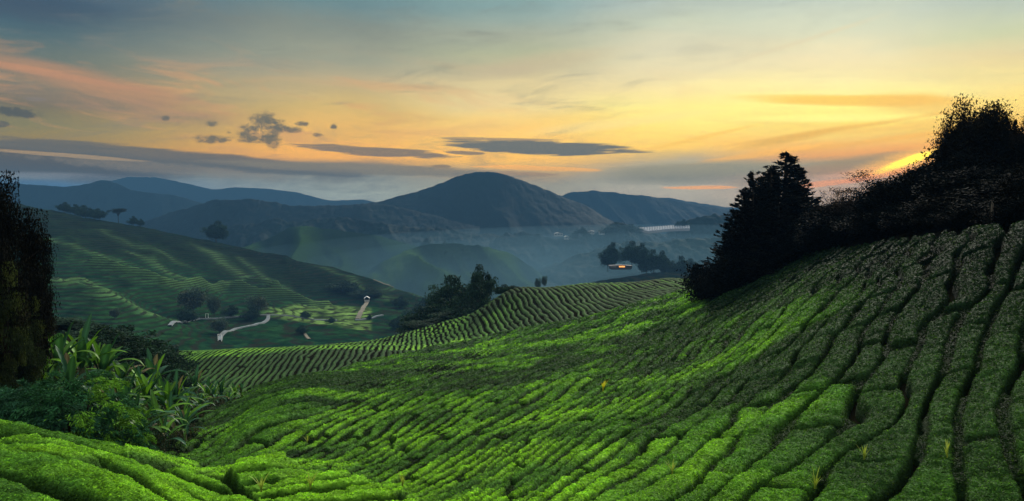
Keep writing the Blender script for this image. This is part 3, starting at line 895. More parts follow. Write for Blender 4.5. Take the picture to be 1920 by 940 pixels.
def midrelief(x, y):
    rid = 1 - np.abs(fbm(x / 60 + 0.4 * y / 60, y / 95, 3, 61) * 2 - 1)
    return spur_h(x, y) + (rid - 0.7) * 9 * sstep(y, 420, 620) + (fbm(x / 18, y / 18, 3, 63) - 0.5) * 2.2 + (fbm(x / 5, y / 5, 2, 64) - .5) * .8


Z2 = E2 * GY2 + midrelief(X2, GY2)
dy2 = (-E2 * math.sin(PITCH) + math.cos(PITCH))
U2 = 960 + F * GA2 / dy2
V2 = 470 - F * (E2 * math.cos(PITCH) + math.sin(PITCH)) / dy2
pn = fbm(X2 / 45, GY2 / 45, 4, 71); pn2 = fbm(X2 / 12, GY2 / 12, 3, 72)
base = np.array([0.028, 0.075, 0.030]) * np.ones(X2.shape + (3,))
lightc = np.array([0.055, 0.125, 0.030]); darkc = np.array([0.014, 0.032, 0.016])
w_ = np.clip((pn - 0.4) * 3, 0, 1)[..., None]; base = base * (1 - w_ * .6) + lightc * w_ * .6
# curvature: sunlit ridge lines painted lighter along the spur crests
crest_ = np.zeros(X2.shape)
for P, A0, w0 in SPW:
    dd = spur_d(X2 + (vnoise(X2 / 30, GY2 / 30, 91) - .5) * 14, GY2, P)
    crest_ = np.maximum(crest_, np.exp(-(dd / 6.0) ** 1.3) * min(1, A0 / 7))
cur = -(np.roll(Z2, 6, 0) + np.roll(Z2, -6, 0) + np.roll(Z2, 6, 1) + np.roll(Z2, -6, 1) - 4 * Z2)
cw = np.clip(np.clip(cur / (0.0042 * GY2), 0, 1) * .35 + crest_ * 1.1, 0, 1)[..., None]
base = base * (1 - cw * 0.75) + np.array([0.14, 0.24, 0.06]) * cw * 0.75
bw = sstep(U2 + (V2 - 470) * 0.9, 380, 470) * sstep(GY2, 585, 640) * (1 - sstep(V2, 556, 572))  # shade on the second hill's face, painted into the tint
base = base * (1 - bw[..., None] * 0.72) + darkc * bw[..., None] * 0.72
up = sstep(452 + (U2 - 100) * 0.13 - V2 + (pn - .5) * 60, -20, 40)[..., None]  # terrain shade of the upper left slope, painted as darker colour
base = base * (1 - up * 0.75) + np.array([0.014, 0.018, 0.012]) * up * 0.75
mead = sstep(U2, 470, 540) * (1 - sstep(U2, 690, 700)) * sstep(V2, 545 + (U2 - 540) * .08, 552 + (U2 - 540) * .08) * (1 - sstep(V2, 575 + (U2 - 560) * 0.12, 580 + (U2 - 560) * 0.12)) * (GY2 > 490) * (GY2 < 660)
base = base * (1 - mead[..., None]) + np.array([0.36, 0.42, 0.10]) * (0.5 + 1.0 * pn2[..., None]) * mead[..., None]
base = base * (0.6 + 0.8 * pn2[..., None]) * (0.15 + 1.7 * fbm(X2 / 4.5, GY2 / 6, 4, 77, .7))[..., None] * np.array([0.25, 0.36, 0.38])
ck = np.clip(crest_ * (0.75 + 0.7 * pn2), 0, 1)[..., None] * 0.48  # lit crest lines painted again over the finished tint
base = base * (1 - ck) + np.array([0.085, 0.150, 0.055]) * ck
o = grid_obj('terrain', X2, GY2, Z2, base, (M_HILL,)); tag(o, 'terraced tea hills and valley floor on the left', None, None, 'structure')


def zm(x, y):
    x = np.atleast_1d(np.asarray(x, float)); y = np.atleast_1d(np.asarray(y, float))
    return float((MID.z(x, y) + midrelief(x, y))[0])


def hitm(u, v, y0=250, y1=1250):
    a, e = pix(u, v)
    Ys = np.exp(np.linspace(math.log(y0), math.log(y1), 1200))
    xs = float(a) * Ys
    z = MID.z(xs, Ys) + midrelief(xs, Ys)
    d = z - float(e) * Ys
    k = int(np.argmax(d >= 0)) if (d >= 0).any() else int(np.argmax(d / Ys))
    return Vector((xs[k], Ys[k], z[k]))


# one wide floor that reaches the horizon
gx = np.linspace(-7250, 7250, 120); gy = np.linspace(-300, 5030, 120)
GX_, GY_ = np.meshgrid(gx, gy)
zf = -96 + (fbm(GX_ / 300, GY_ / 300, 3, 81) - .5) * 16
tb = np.ones(GX_.shape + (3,)) * np.array([0.02, 0.045, 0.025])
o = grid_obj('valley_floor', GX_, GY_, zf, tb, (M_FOREST,)); tag(o, 'wooded valley floor reaching to the horizon', None, None, 'structure')


# ------------------------------------------------------------------ ridges and mountains
def ridge(name, label, crest, Y, run, tintc, seed, bumps=7.0, spur=0.35, zb=-98, nx=700, nt_=110, tscale=None, power=1.15, back=0.8, mat=None, foot=None, drift=0.0, light=None, depth=0.0):
    us = np.array([c[0] for c in crest], float); vs = np.array([c[1] for c in crest], float)
    a, e = pix(us, vs)
    ag = np.linspace(a[0], a[-1], nx)
    # smooth crest through the traced points
    eg_ = np.interp(ag, a, e)
    for _ in range(int(nx / 60)): eg_ = np.convolve(np.pad(eg_, 2, mode='edge'), [.2, .2, .2, .2, .2], 'valid')
    wob = (fbm(ag * 9 + seed, ag * 0, 3, seed) - 0.5) * run * 0.25
    Yg = Y + drift * (ag - ag.mean()) + wob
    xg = ag * Yg; zc = eg_ * Yg
    tt = np.linspace(-1, 1, nt_)
    tt = np.sign(tt) * np.abs(tt) ** 1.0
    AG, TT = np.meshgrid(ag, tt)
    s_ = xg[None] / run
    n1 = fbm(s_ * 2.6 + TT * 0.7, TT * 0.6 + seed, 4, seed + 2)
    ridn = 1 - np.abs(2 * n1 - 1)
    T = np.abs(TT)
    pw = power * (1 + spur * 2.2 * (0.68 - ridn))
    prof_ = (1 - T) ** np.clip(pw, .45, 3)
    Yv = Yg[None] + TT * run * np.where(TT < 0, 1, back) * (0.85 + min(0.5, spur * 1.2) * (ridn - 0.5))
    cut_ = depth * (1 - ridn) * (T * (1 - T)) * 4 * (TT < 0)
    Xv = ag[None] * Yg[None] + (n1 - .5) * run * 0.15 * T
    Zv = zb + (zc[None] - zb) * prof_ - cut_
    sc_ = tscale or 11.0
    can = np.maximum(vnoise(Xv / sc_, Yv / sc_, seed + 5), vnoise(Xv / sc_ * 1.7 + 9, Yv / sc_ * 1.7, seed + 6) * .8)
    Zv = Zv + (can - 0.5) * bumps + (vnoise(Xv / (sc_ * 4), Yv / (sc_ * 4), seed + 8) - .5) * bumps * 0.9
    tn = fbm(Xv / 60, Yv / 60, 3, seed + 7)
    tt3 = np.array(tintc) * (0.6 + 0.8 * tn[..., None])
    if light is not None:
        rr_ = np.clip((ridn - 0.72) * 4, 0, 1)[..., None] * (1 - T[..., None] * .3)  # spur tops painted lighter to look lit
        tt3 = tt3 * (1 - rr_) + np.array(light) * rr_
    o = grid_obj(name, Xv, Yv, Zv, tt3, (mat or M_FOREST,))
    tag(o, label, None, None, 'structure')
    return o


ridge('mountain', 'palest blue mountain ridge farthest on the left horizon', [(60, 400), (150, 352), (240, 331), (290, 332), (340, 341), (400, 356), (440, 350), (500, 353), (560, 361), (620, 377), (680, 373), (720, 382), (800, 400)], 4450, 420, (0.03, 0.05, 0.04), 3, bumps=4, spur=.15, tscale=22)
ridge('mountain', 'pointed blue mountain on the far left horizon', [(-300, 370), (-150, 350), (-60, 345), (20, 343), (60, 345), (120, 351), (165, 345), (190, 336), (215, 342), (245, 355), (300, 363), (330, 366), (370, 378), (440, 396), (540, 410)], 2650, 320, (0.02, 0.045, 0.04), 9, bumps=4, spur=.15, tscale=18)
ridge('mountain', 'flat topped blue mountain right of the big hill', [(980, 410), (1040, 372), (1070, 360), (1110, 357), (1150, 361), (1200, 365), (1250, 373), (1300, 383), (1360, 392), (1440, 398), (1600, 408)], 3100, 360, (0.02, 0.04, 0.035), 15, bumps=4, spur=.15, tscale=16)
ridge('mountain', 'low pale ridge trailing off at the right horizon', [(1180, 395), (1225, 372), (1255, 371), (1300, 379), (1360, 388), (1450, 396), (1560, 390), (1700, 400), (2200, 395)], 4200, 320, (0.03, 0.05, 0.04), 19, bumps=5, tscale=20)
ridge('hill', 'big dark blue forested hill rising to a rounded peak in the middle', [(520, 420), (600, 398), (660, 388), (700, 379), (740, 370), (780, 359), (810, 349), (835, 339), (860, 329), (885, 323), (910, 321), (935, 324), (960, 331), (1000, 346), (1040, 362), (1075, 376), (1110, 392), (1150, 416), (1200, 436), (1260, 450)], 2100, 360, (0.016, 0.028, 0.018), 23, bumps=4, spur=.06, tscale=12, nx=900, power=1.05)
ridge('hill', 'dark forested ridge left of the big hill', [(180, 450), (250, 427), (290, 410), (330, 396), (370, 385), (405, 374), (440, 374), (480, 373), (510, 378), (540, 386), (580, 386), (640, 383), (690, 379), (730, 385), (800, 402), (900, 425)], 1850, 280, (0.014, 0.028, 0.018), 29, bumps=4.5, spur=.08, tscale=11, nx=900)
ridge('hill', 'low dark wooded ridge before the big hill', [(360, 470), (430, 428), (470, 420), (515, 411), (560, 417), (590, 409), (640, 407), (670, 409), (700, 418), (760, 426), (800, 430), (850, 432), (900, 438), (960, 447), (1010, 460)], 1560, 190, (0.014, 0.030, 0.016), 33, bumps=7, tscale=9)
ridge('hill', 'wooded ridge in blue haze running right below the flat mountain', [(900, 470), (940, 440), (985, 434), (1040, 446), (1080, 440), (1120, 437), (1140, 424), (1165, 418), (1190, 427), (1230, 437), (1270, 432), (1290, 412), (1325, 400), (1360, 404), (1420, 420), (1520, 430), (1700, 425)], 1500, 150, (0.014, 0.032, 0.018), 37, bumps=9, tscale=10)
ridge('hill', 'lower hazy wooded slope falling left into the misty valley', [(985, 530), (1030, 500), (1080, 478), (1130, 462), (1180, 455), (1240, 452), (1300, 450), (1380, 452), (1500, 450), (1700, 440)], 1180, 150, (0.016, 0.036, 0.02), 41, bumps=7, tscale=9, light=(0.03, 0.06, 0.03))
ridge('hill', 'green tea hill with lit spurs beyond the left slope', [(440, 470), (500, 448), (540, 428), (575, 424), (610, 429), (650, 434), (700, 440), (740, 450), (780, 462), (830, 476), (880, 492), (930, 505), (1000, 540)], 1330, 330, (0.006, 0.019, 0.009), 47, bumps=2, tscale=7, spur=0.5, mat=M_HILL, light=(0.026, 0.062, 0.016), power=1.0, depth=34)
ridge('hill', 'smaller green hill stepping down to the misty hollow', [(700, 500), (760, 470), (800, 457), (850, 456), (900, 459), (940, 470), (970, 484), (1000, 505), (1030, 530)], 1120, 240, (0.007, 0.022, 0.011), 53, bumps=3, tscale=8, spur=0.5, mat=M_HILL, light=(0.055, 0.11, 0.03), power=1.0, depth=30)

#HAZEPART
# ------------------------------------------------------------------ haze
def box_verts(x0, x1, y0, y1, z0, z1):
    V = [(x, y, z) for z in (z0, z1) for y in (y0, y1) for x in (x0, x1)]
    Fb = [(0, 2, 3, 1), (4, 5, 7, 6), (0, 1, 5, 4), (2, 6, 7, 3), (0, 4, 6, 2), (1, 3, 7, 5)]
    return V, Fb


V, Fb = box_verts(-7300, 7300, -400, 5050, -112, HAZE_TOP)
me = bpy.data.meshes.new('haze'); me.from_pydata(V, [], Fb); me.update()
mh = bpy.data.materials.new('haze'); mh.use_nodes = True
t_ = mh.node_tree; t_.nodes.remove(t_.nodes['Principled BSDF'])
pv = t_.nodes.new('ShaderNodeVolumePrincipled')
pv.inputs['Density'].default_value = SIGMA
pv.inputs['Color'].default_value = (*HAZE_ALB, 1)
t_.links.new(pv.outputs[0], t_.nodes['Material Output'].inputs['Volume'])
me.materials.append(mh)
hz = link('haze', me); tag(hz, 'thin blue morning haze filling the valley', None, None, 'stuff')
mh.cycles.homogeneous_volume = True

# ------------------------------------------------------------------ plants: builders
def tube(path, radii, n=6):
    """tapered tube along a path, returns verts, quads"""
    path = [Vector(p) for p in path]
    V, Fs = [], []
    for k, p in enumerate(path):
        d = (path[min(k + 1, len(path) - 1)] - path[max(k - 1, 0)])
        d = d.normalized() if d.length > 1e-9 else Vector((0, 0, 1))
        a = d.cross(Vector((0.31, 0.93, 0.17))).normalized(); c = d.cross(a)
        for j in range(n):
            t = 2 * math.pi * j / n
            V.append(p + (a * math.cos(t) + c * math.sin(t)) * radii[k])
    for k in range(len(path) - 1):
        for j in range(n):
            Fs.append((k * n + j, k * n + (j + 1) % n, (k + 1) * n + (j + 1) % n, (k + 1) * n + j))
    Fs.append(tuple(reversed([j for j in range(4)]))) if False else None
    return V, Fs


def join_parts(parts):
    V, Fs = [], []
    for v, f in parts:
        o = len(V); V += v; Fs += [tuple(i + o for i in q) for q in f]
    return V, Fs


def leaf_quads(P, size, r, tint_, var=0.5, flat=0.0, aspect=0.45, direction=None, dirw=0.0):
    """leaf shaped quads (diamonds) at points P"""
    k = len(P)
    n = r.normal(0, 1, (k, 3)); n[:, 2] += flat; n /= np.linalg.norm(n, axis=1, keepdims=True)
    t1 = r.normal(0, 1, (k, 3))
    if direction is not None: t1 = t1 * (1 - dirw) + direction * dirw * 1.6
    t1 -= (t1 * n).sum(1, keepdims=True) * n; t1 /= np.linalg.norm(t1, axis=1, keepdims=True) + 1e-9
    t2 = np.cross(n, t1)
    s = (size * r.uniform(0.6, 1.4, k))[:, None]
    V = np.stack([P - t1 * s, P + t2 * s * aspect, P + t1 * s, P - t2 * s * aspect], 1).reshape(-1, 3)
    T = np.array(tint_) * r.uniform(1 - var, 1 + var, k)[:, None]
    return V, np.repeat(T, 4, 0)


def leaf_mesh(name, VT, mat):
    V = np.concatenate([v for v, t in VT]); T = np.concatenate([t for v, t in VT])
    return mesh_raw(name, V, np.arange(len(V)).reshape(-1, 4), T, (mat,), False)


def gen_tree(seed, name, label, cat, tint_, nclump=60, nleaf=170, leaf=0.02, rx=0.34, cz=0.62, rz=0.36, rc=0.085, mat=None, bark=None, trunk_top=0.55, nlimb=9, shell=0.45, tr=0.02, flat=0.3, droop=0.0, tint2=None, skirt=False):
    r = np.random.default_rng(seed)
    root = bpy.data.objects.new(name, None); sc.collection.objects.link(root); tag(root, label, cat)
    cl = []
    for k in range(nclump):
        d = r.normal(0, 1, 3); d /= np.linalg.norm(d)
        rad = r.uniform(shell, 1.0) * (1 + 0.22 * math.sin(3 * math.atan2(d[1], d[0]) + seed) + r.normal(0, 0.08))
        cl.append((d[0] * rx * rad, d[1] * rx * rad, cz + d[2] * rz * rad * (1.0 if d[2] > 0 else 0.75)))
    cl = np.array(cl); cl[:, 2] = np.maximum(cl[:, 2], 0.06)
    VT = []
    for c in cl:
        n_ = int(nleaf * r.uniform(0.5, 1.5)); s_ = rc * r.uniform(0.6, 1.35)
        P = c + np.clip(r.normal(0, 1, (n_, 3)), -1.7, 1.7) * np.array([s_, s_, s_ * 0.7])
        if droop: P[:, 2] -= np.abs(r.normal(0, droop, n_))
        tc_ = np.array(tint_) * r.uniform(0.65, 1.35)
        if tint2 is not None and r.uniform() < 0.35: tc_ = np.array(tint2) * r.uniform(0.7, 1.3)
        VT.append(leaf_quads(P, leaf, r, tc_, 0.4, flat))
    crown = link('crown', leaf_mesh(name + '_crown', VT, mat or M_LEAF), root)
    parts = []
    top = Vector((r.normal(0, .03), r.normal(0, .03), trunk_top))
    mid = Vector((r.normal(0, .015), r.normal(0, .015), trunk_top * .5))
    parts.append(tube([(0, 0, -0.06), (0, 0, 0.02), mid, top, top + Vector((0, 0, .12))], [tr * 1.5, tr * 1.15, tr * .85, tr * .6, tr * .2], 8))
    for k in range(nlimb):
        c = Vector(cl[r.integers(len(cl))]); s0 = r.uniform(0.3, 1.0)
        b0 = mid.lerp(top, s0) if r.uniform() < .6 else top
        m_ = b0.lerp(c, .5) + Vector((r.normal(0, .02), r.normal(0, .02), .03))
        parts.append(tube([b0, m_, c], [tr * .5, tr * .32, tr * .1], 5))
        for q in range(2):
            c2 = Vector(cl[r.integers(len(cl))])
            if (c2 - m_).length < rx * 0.9: parts.append(tube([m_, m_.lerp(c2, .55), c2], [tr * .26, tr * .18, tr * .06], 4))
    co = np.concatenate([v for v, t in VT])
    kz = 1.0 / np.percentile(co[:, 2], 99.6); kx = (rx * 2.2) / (np.percentile(co[:, 0], 98.5) - np.percentile(co[:, 0], 1.5))
    crown.data.transform(__import__('mathutils').Matrix.Diagonal((kx, kx, kz, 1)))
    V, Fs = join_parts(parts)
    V = [Vector((v[0] * kx, v[1] * kx, v[2] * kz)) for v in V]
    me = mesh_raw(name + '_trunk', np.array([tuple(v) for v in V]), np.array(Fs), None, (bark or M_BARK,))
    link('trunk', me, root)
    return root


def gen_conifer(seed, name, label, cat, tint_, R0=0.19, levels=36, per=12, leaf=0.016, mat=None, shape=0.85, nspr=26, tr=0.016):
    r = np.random.default_rng(seed)
    root = bpy.data.objects.new(name, None); sc.collection.objects.link(root); tag(root, label, cat)
    PP, DD = [], []
    for k in range(levels):
        z = 0.03 + 0.95 * (k / levels) ** 0.95
        Rz = R0 * (1 - z) ** shape + 0.006
        if z < 0.12: Rz *= 0.7 + z * 2.5
        m_ = max(4, int(per * (0.35 + (1 - z))))
        for j in range(m_):
            th = r.uniform(0, 2 * math.pi); L = Rz * r.uniform(0.5, 1.32) * (1 + .12 * math.sin(th * 2 + seed))
            d = np.array([math.cos(th), math.sin(th), 0])
            n_ = max(8, int(nspr * (0.4 + L / R0)))
            t = r.uniform(0.15, 1, n_) ** 0.7
            P = np.array([0, 0, z]) + d * (L * t)[:, None]
            P[:, 2] += -0.10 * L * t + 0.28 * L * t ** 3 + r.normal(0, .006, n_)
            side = np.cross(d, [0, 0, 1]); P += side * (r.normal(0, 1, n_) * 0.10 * L * (1.15 - t))[:, None]
            PP.append(P); DD.append(np.repeat((d + [0, 0, .5])[None], n_, 0))
    P = np.concatenate(PP); D = np.concatenate(DD)
    V, T = leaf_quads(P, leaf, r, tint_, 0.5, 0.0, 0.32, D, 0.6)
    link('crown', leaf_mesh(name + '_crown', [(V, T)], mat or M_DARKLEAF), root)
    tv, tf = tube([(0, 0, -.04), (0, 0, .3), (0, 0, .7), (0, 0, .985)], [tr * 1.3, tr, tr * .55, tr * .1], 7)
    link('trunk', mesh_raw(name + '_trunk', np.array([tuple(v) for v in tv]), np.array(tf), None, (M_DARKBARK,)), root)
    return root


def place(proto, x, y, z, H, wscale=1.0, rot=None, label=None, group=None, name=None, cat=None, tilt=0):
    o = copy_tree(proto)
    o.location = (x, y, z); o.scale = (H * wscale, H * wscale, H)
    o.rotation_euler = (tilt, 0, random.uniform(0, 6.28) if rot is None else rot)
    if label: o['label'] = label
    if group: o['group'] = group
    if cat: o['category'] = cat
    return o


random.seed(11)
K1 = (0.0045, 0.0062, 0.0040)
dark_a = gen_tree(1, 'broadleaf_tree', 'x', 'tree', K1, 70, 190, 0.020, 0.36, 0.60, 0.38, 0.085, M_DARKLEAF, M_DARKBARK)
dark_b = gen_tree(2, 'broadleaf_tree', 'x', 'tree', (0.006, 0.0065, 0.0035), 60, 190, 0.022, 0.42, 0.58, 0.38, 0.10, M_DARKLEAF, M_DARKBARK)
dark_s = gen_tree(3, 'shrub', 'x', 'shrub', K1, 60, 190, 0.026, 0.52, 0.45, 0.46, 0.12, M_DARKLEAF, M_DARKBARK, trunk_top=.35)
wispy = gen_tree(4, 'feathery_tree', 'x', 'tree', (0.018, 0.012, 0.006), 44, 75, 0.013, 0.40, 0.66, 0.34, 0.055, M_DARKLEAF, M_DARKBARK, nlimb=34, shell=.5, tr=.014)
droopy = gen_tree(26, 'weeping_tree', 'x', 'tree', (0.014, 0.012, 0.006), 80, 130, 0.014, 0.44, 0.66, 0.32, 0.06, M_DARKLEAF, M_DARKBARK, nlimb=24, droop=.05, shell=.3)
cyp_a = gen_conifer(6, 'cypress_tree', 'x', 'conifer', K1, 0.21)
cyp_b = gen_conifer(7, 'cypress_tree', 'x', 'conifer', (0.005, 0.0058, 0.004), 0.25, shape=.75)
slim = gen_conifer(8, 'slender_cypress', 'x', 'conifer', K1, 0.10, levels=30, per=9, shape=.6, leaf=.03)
mid_a = gen_tree(9, 'valley_tree', 'x', 'tree', (0.050, 0.080, 0.055), 50, 110, 0.030, 0.40, 0.58, 0.38, 0.09, M_LEAF, M_BARK, tint2=(0.065, 0.075, 0.045))
mid_b = gen_tree(10, 'valley_tree', 'x', 'tree', (0.015, 0.034, 0.019), 52, 140, 0.034, 0.48, 0.52, 0.42, 0.10, M_LEAF, M_BARK)
umbrella = gen_tree(12, 'umbrella_tree', 'x', 'tree', (0.010, 0.014, 0.010), 46, 70, 0.022, 0.52, 0.84, 0.11, 0.06, M_LEAF, M_DARKBARK, trunk_top=.62, nlimb=16, shell=.3, tr=.018)
olive = gen_tree(13, 'mossy_tree', 'x', 'tree', (0.016, 0.026, 0.010), 70, 380, 0.010, 0.42, 0.55, 0.42, 0.05, M_LEAF, M_DARKBARK, nlimb=14, tint2=(0.048, 0.066, 0.018))
leftd = gen_tree(14, 'broadleaf_tree', 'x', 'tree', (0.006, 0.0065, 0.004), 70, 620, 0.0085, 0.40, 0.60, 0.40, 0.055, M_DARKLEAF, M_DARKBARK, nlimb=18, tint2=(0.016, 0.016, 0.008), shell=.4)
under = gen_tree(15, 'undergrowth_bush', 'x', 'shrub', (0.012, 0.026, 0.012), 60, 150, 0.026, 0.52, 0.45, 0.46, 0.12, M_LEAF, M_DARKBARK, trunk_top=.35, tint2=(0.03, 0.03, 0.014))
protos = [under, dark_a, dark_b, dark_s, wispy, droopy, cyp_a, cyp_b, slim, mid_a, mid_b, umbrella, olive, leftd]

# ------------------------------------------------------------------ the black wood on the right hill
def fit(proto, u, Y, vtop, w_px=None, label=None, group=None, natural=0.8, sink=0.15, rot=None, zfun=None, tilt=0, **k):
    """stand a plant on the ground at distance Y so that it reaches the height seen at vtop"""
    a, e = pix(u, vtop)
    x = float(a) * Y
    zg = (zfun or zn)(x, Y) - sink
    H = max(float(e) * Y - zg, 0.4)
    ws = 1.0
    if w_px: ws = (w_px / F * Y) / (natural * H)
    return place(proto, x, Y, zg, H, ws, rot, label, group, tilt=tilt, **k)


CG = 'cypress trees standing together at the edge of the wood'
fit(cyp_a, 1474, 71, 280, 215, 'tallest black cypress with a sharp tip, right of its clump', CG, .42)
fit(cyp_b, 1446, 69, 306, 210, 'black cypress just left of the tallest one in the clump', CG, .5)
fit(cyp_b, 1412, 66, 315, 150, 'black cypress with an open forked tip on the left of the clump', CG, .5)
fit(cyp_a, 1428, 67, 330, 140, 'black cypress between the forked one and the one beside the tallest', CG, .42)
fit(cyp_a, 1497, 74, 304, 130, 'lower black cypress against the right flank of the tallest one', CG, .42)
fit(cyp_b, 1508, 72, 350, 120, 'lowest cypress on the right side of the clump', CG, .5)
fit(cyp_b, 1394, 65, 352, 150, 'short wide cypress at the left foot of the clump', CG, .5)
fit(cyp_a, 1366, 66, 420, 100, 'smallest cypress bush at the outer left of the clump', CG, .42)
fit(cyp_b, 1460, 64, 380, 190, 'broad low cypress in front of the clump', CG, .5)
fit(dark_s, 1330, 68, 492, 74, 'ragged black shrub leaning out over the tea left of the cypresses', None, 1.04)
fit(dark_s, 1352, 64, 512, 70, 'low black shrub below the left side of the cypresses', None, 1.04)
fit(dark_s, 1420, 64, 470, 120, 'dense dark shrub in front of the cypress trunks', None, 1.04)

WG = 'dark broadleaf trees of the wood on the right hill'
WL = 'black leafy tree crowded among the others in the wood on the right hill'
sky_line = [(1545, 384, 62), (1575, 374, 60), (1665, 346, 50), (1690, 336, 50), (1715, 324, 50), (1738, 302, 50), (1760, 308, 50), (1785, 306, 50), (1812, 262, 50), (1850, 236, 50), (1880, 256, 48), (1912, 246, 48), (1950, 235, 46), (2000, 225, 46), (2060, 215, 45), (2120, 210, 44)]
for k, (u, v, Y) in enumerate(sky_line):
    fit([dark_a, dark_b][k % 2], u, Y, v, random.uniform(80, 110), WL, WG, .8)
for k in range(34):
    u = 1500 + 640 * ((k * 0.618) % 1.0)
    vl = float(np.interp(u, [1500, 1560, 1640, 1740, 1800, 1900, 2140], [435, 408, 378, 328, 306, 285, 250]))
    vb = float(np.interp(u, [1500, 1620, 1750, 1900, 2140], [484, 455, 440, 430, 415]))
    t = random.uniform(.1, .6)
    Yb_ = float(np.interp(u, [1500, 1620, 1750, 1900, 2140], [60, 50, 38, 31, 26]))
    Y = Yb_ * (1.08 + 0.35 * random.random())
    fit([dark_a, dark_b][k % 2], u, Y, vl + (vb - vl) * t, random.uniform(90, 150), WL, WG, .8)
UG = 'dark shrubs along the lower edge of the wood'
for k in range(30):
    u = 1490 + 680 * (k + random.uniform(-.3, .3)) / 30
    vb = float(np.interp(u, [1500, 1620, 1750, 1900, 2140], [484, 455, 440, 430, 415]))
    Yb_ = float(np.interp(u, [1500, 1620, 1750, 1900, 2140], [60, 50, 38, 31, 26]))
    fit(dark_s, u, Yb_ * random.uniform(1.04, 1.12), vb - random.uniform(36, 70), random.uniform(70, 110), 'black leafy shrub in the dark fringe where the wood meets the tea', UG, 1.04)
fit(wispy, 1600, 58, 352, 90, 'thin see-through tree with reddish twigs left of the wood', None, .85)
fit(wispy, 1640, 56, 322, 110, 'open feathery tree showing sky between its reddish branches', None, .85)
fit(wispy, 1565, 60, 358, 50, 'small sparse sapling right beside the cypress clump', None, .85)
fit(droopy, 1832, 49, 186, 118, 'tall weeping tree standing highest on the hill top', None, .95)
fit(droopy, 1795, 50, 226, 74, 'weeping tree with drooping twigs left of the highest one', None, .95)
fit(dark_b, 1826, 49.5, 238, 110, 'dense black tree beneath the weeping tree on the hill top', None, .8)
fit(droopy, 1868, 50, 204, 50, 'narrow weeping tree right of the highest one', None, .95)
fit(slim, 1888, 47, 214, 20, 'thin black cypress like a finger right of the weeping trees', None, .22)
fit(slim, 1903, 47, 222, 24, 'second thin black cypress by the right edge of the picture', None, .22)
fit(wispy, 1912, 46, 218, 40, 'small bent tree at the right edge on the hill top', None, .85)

# house whose eave shows under the weeping tree
def bxm(x0, x1, y0, y1, z0, z1):
    return box_verts(x0, x1, y0, y1, z0, z1)


def part(name, VF, mat, parent, label=None):
    me = bpy.data.meshes.new(name)
    V, Fs = VF
    me.from_pydata([tuple(v) for v in V], [], Fs); me.update(); me.materials.append(mat)
    o = link(name, me, parent)
    if label: o['label'] = label
    return o


def gable(w, d_, h0, h1, over=0.3, th=0.12):
    V = []
    for y in (-d_ / 2 - over, d_ / 2 + over):
        s = (h1 - h0) / (w / 2); zo = h0 - over * s
        V += [(-w / 2 - over, y, zo), (0, y, h1), (w / 2 + over, y, zo), (w / 2 + over, y, zo + th), (0, y, h1 + th * 1.2), (-w / 2 - over, y, zo + th)]
    Fs = [(0, 1, 4, 5), (1, 2, 3, 4), (6, 11, 10, 7), (7, 10, 9, 8)]
    for a_, b_ in ((0, 1), (1, 2), (2, 3), (3, 4), (4, 5), (5, 0)): Fs.append((a_, a_ + 6, b_ + 6, b_))
    return V, Fs


def house(name, label, cat, loc, w, d_, h, rh, rotz, wallm, roofm, windows=2, group=None, litm=None, posts=False, over=0.3):
    root = bpy.data.objects.new(name, None); sc.collection.objects.link(root)
    root.location = loc; root.rotation_euler = (0, 0, rotz); tag(root, label, cat, group)
    V, Fs = bxm(-w / 2, w / 2, -d_ / 2, d_ / 2, -1.5, h)
    if posts:
        for sx in (-1, 1):
            for sy in (-1, 1):
                part('post', bxm(sx * w / 2 - .09, sx * w / 2 + .09, sy * d_ / 2 - .09, sy * d_ / 2 + .09, -1.0, h), wallm, root)
        part('floor_slab', bxm(-w / 2 - .2, w / 2 + .2, -d_ / 2 - .2, d_ / 2 + .2, -1.0, 0.12), M_WALL, root)
        part('bench', bxm(-w / 2 + .3, w / 2 - .3, d_ / 2 - .6, d_ / 2 - .2, 0.12, .55), M_WOOD, root)
    else:
        V += [(0, -d_ / 2, h + rh), (0, d_ / 2, h + rh)]
        Fs = Fs + [(4, 8, 5), (6, 7, 9)]
        part('wall', (V, Fs), wallm, root)
        for k in range(windows):
            x = (k + .5) / windows * w - w / 2
            part('window', bxm(x - w / windows * .28, x + w / windows * .28, -d_ / 2 - .05, -d_ / 2 - .004, h * .35, h * .78), litm if litm else M_GLASS, root)
        part('door', bxm(w / 2 + .004, w / 2 + .05, -.45, .45, 0, 2.0 if h > 2.1 else h * .85), M_WOOD, root)
    part('roof', gable(w, d_, h, h + rh, over), roofm, root)
    return root


p_ = at(1806, 287, 50.6)
house('hill_house', 'dark roofed house whose pointed eave shows under the weeping tree on the hill', 'house', (p_.x, 50.6, p_.z - 2.9), 1.7, 3.0, 2.9, 0.62, R(4), M_ROOFD, M_ROOFD, 0, over=0.35)
fit(dark_s, 1826, 46.5, 284, 90, 'black bush hiding the walls of the hill house', None, 1.04)
fit(dark_s, 1796, 46.8, 296, 70, 'low black bush below the left eave of the hill house', None, 1.04)
# the pale post by the wood
pz = zn(float(pix(1860, 430)[0]) * 32.6, 32.6)
tv, tf = tube([(0, 0, -.1), (0.01, 0, .35), (-0.01, 0.01, .7), (0, 0, 1.05)], [.06, .055, .05, .045], 8)
tf.append((27, 26, 25, 24)); tf.append((31, 30, 29, 28, 27, 26, 25, 24)) if False else None
o = part('fence_post', (tv, tf), M_WOOD, None); o.location = (float(pix(1860, 430)[0]) * 32.6, 32.6, pz + .25)
tag(o, 'short weathered post standing against the black wood near the right edge', 'post')

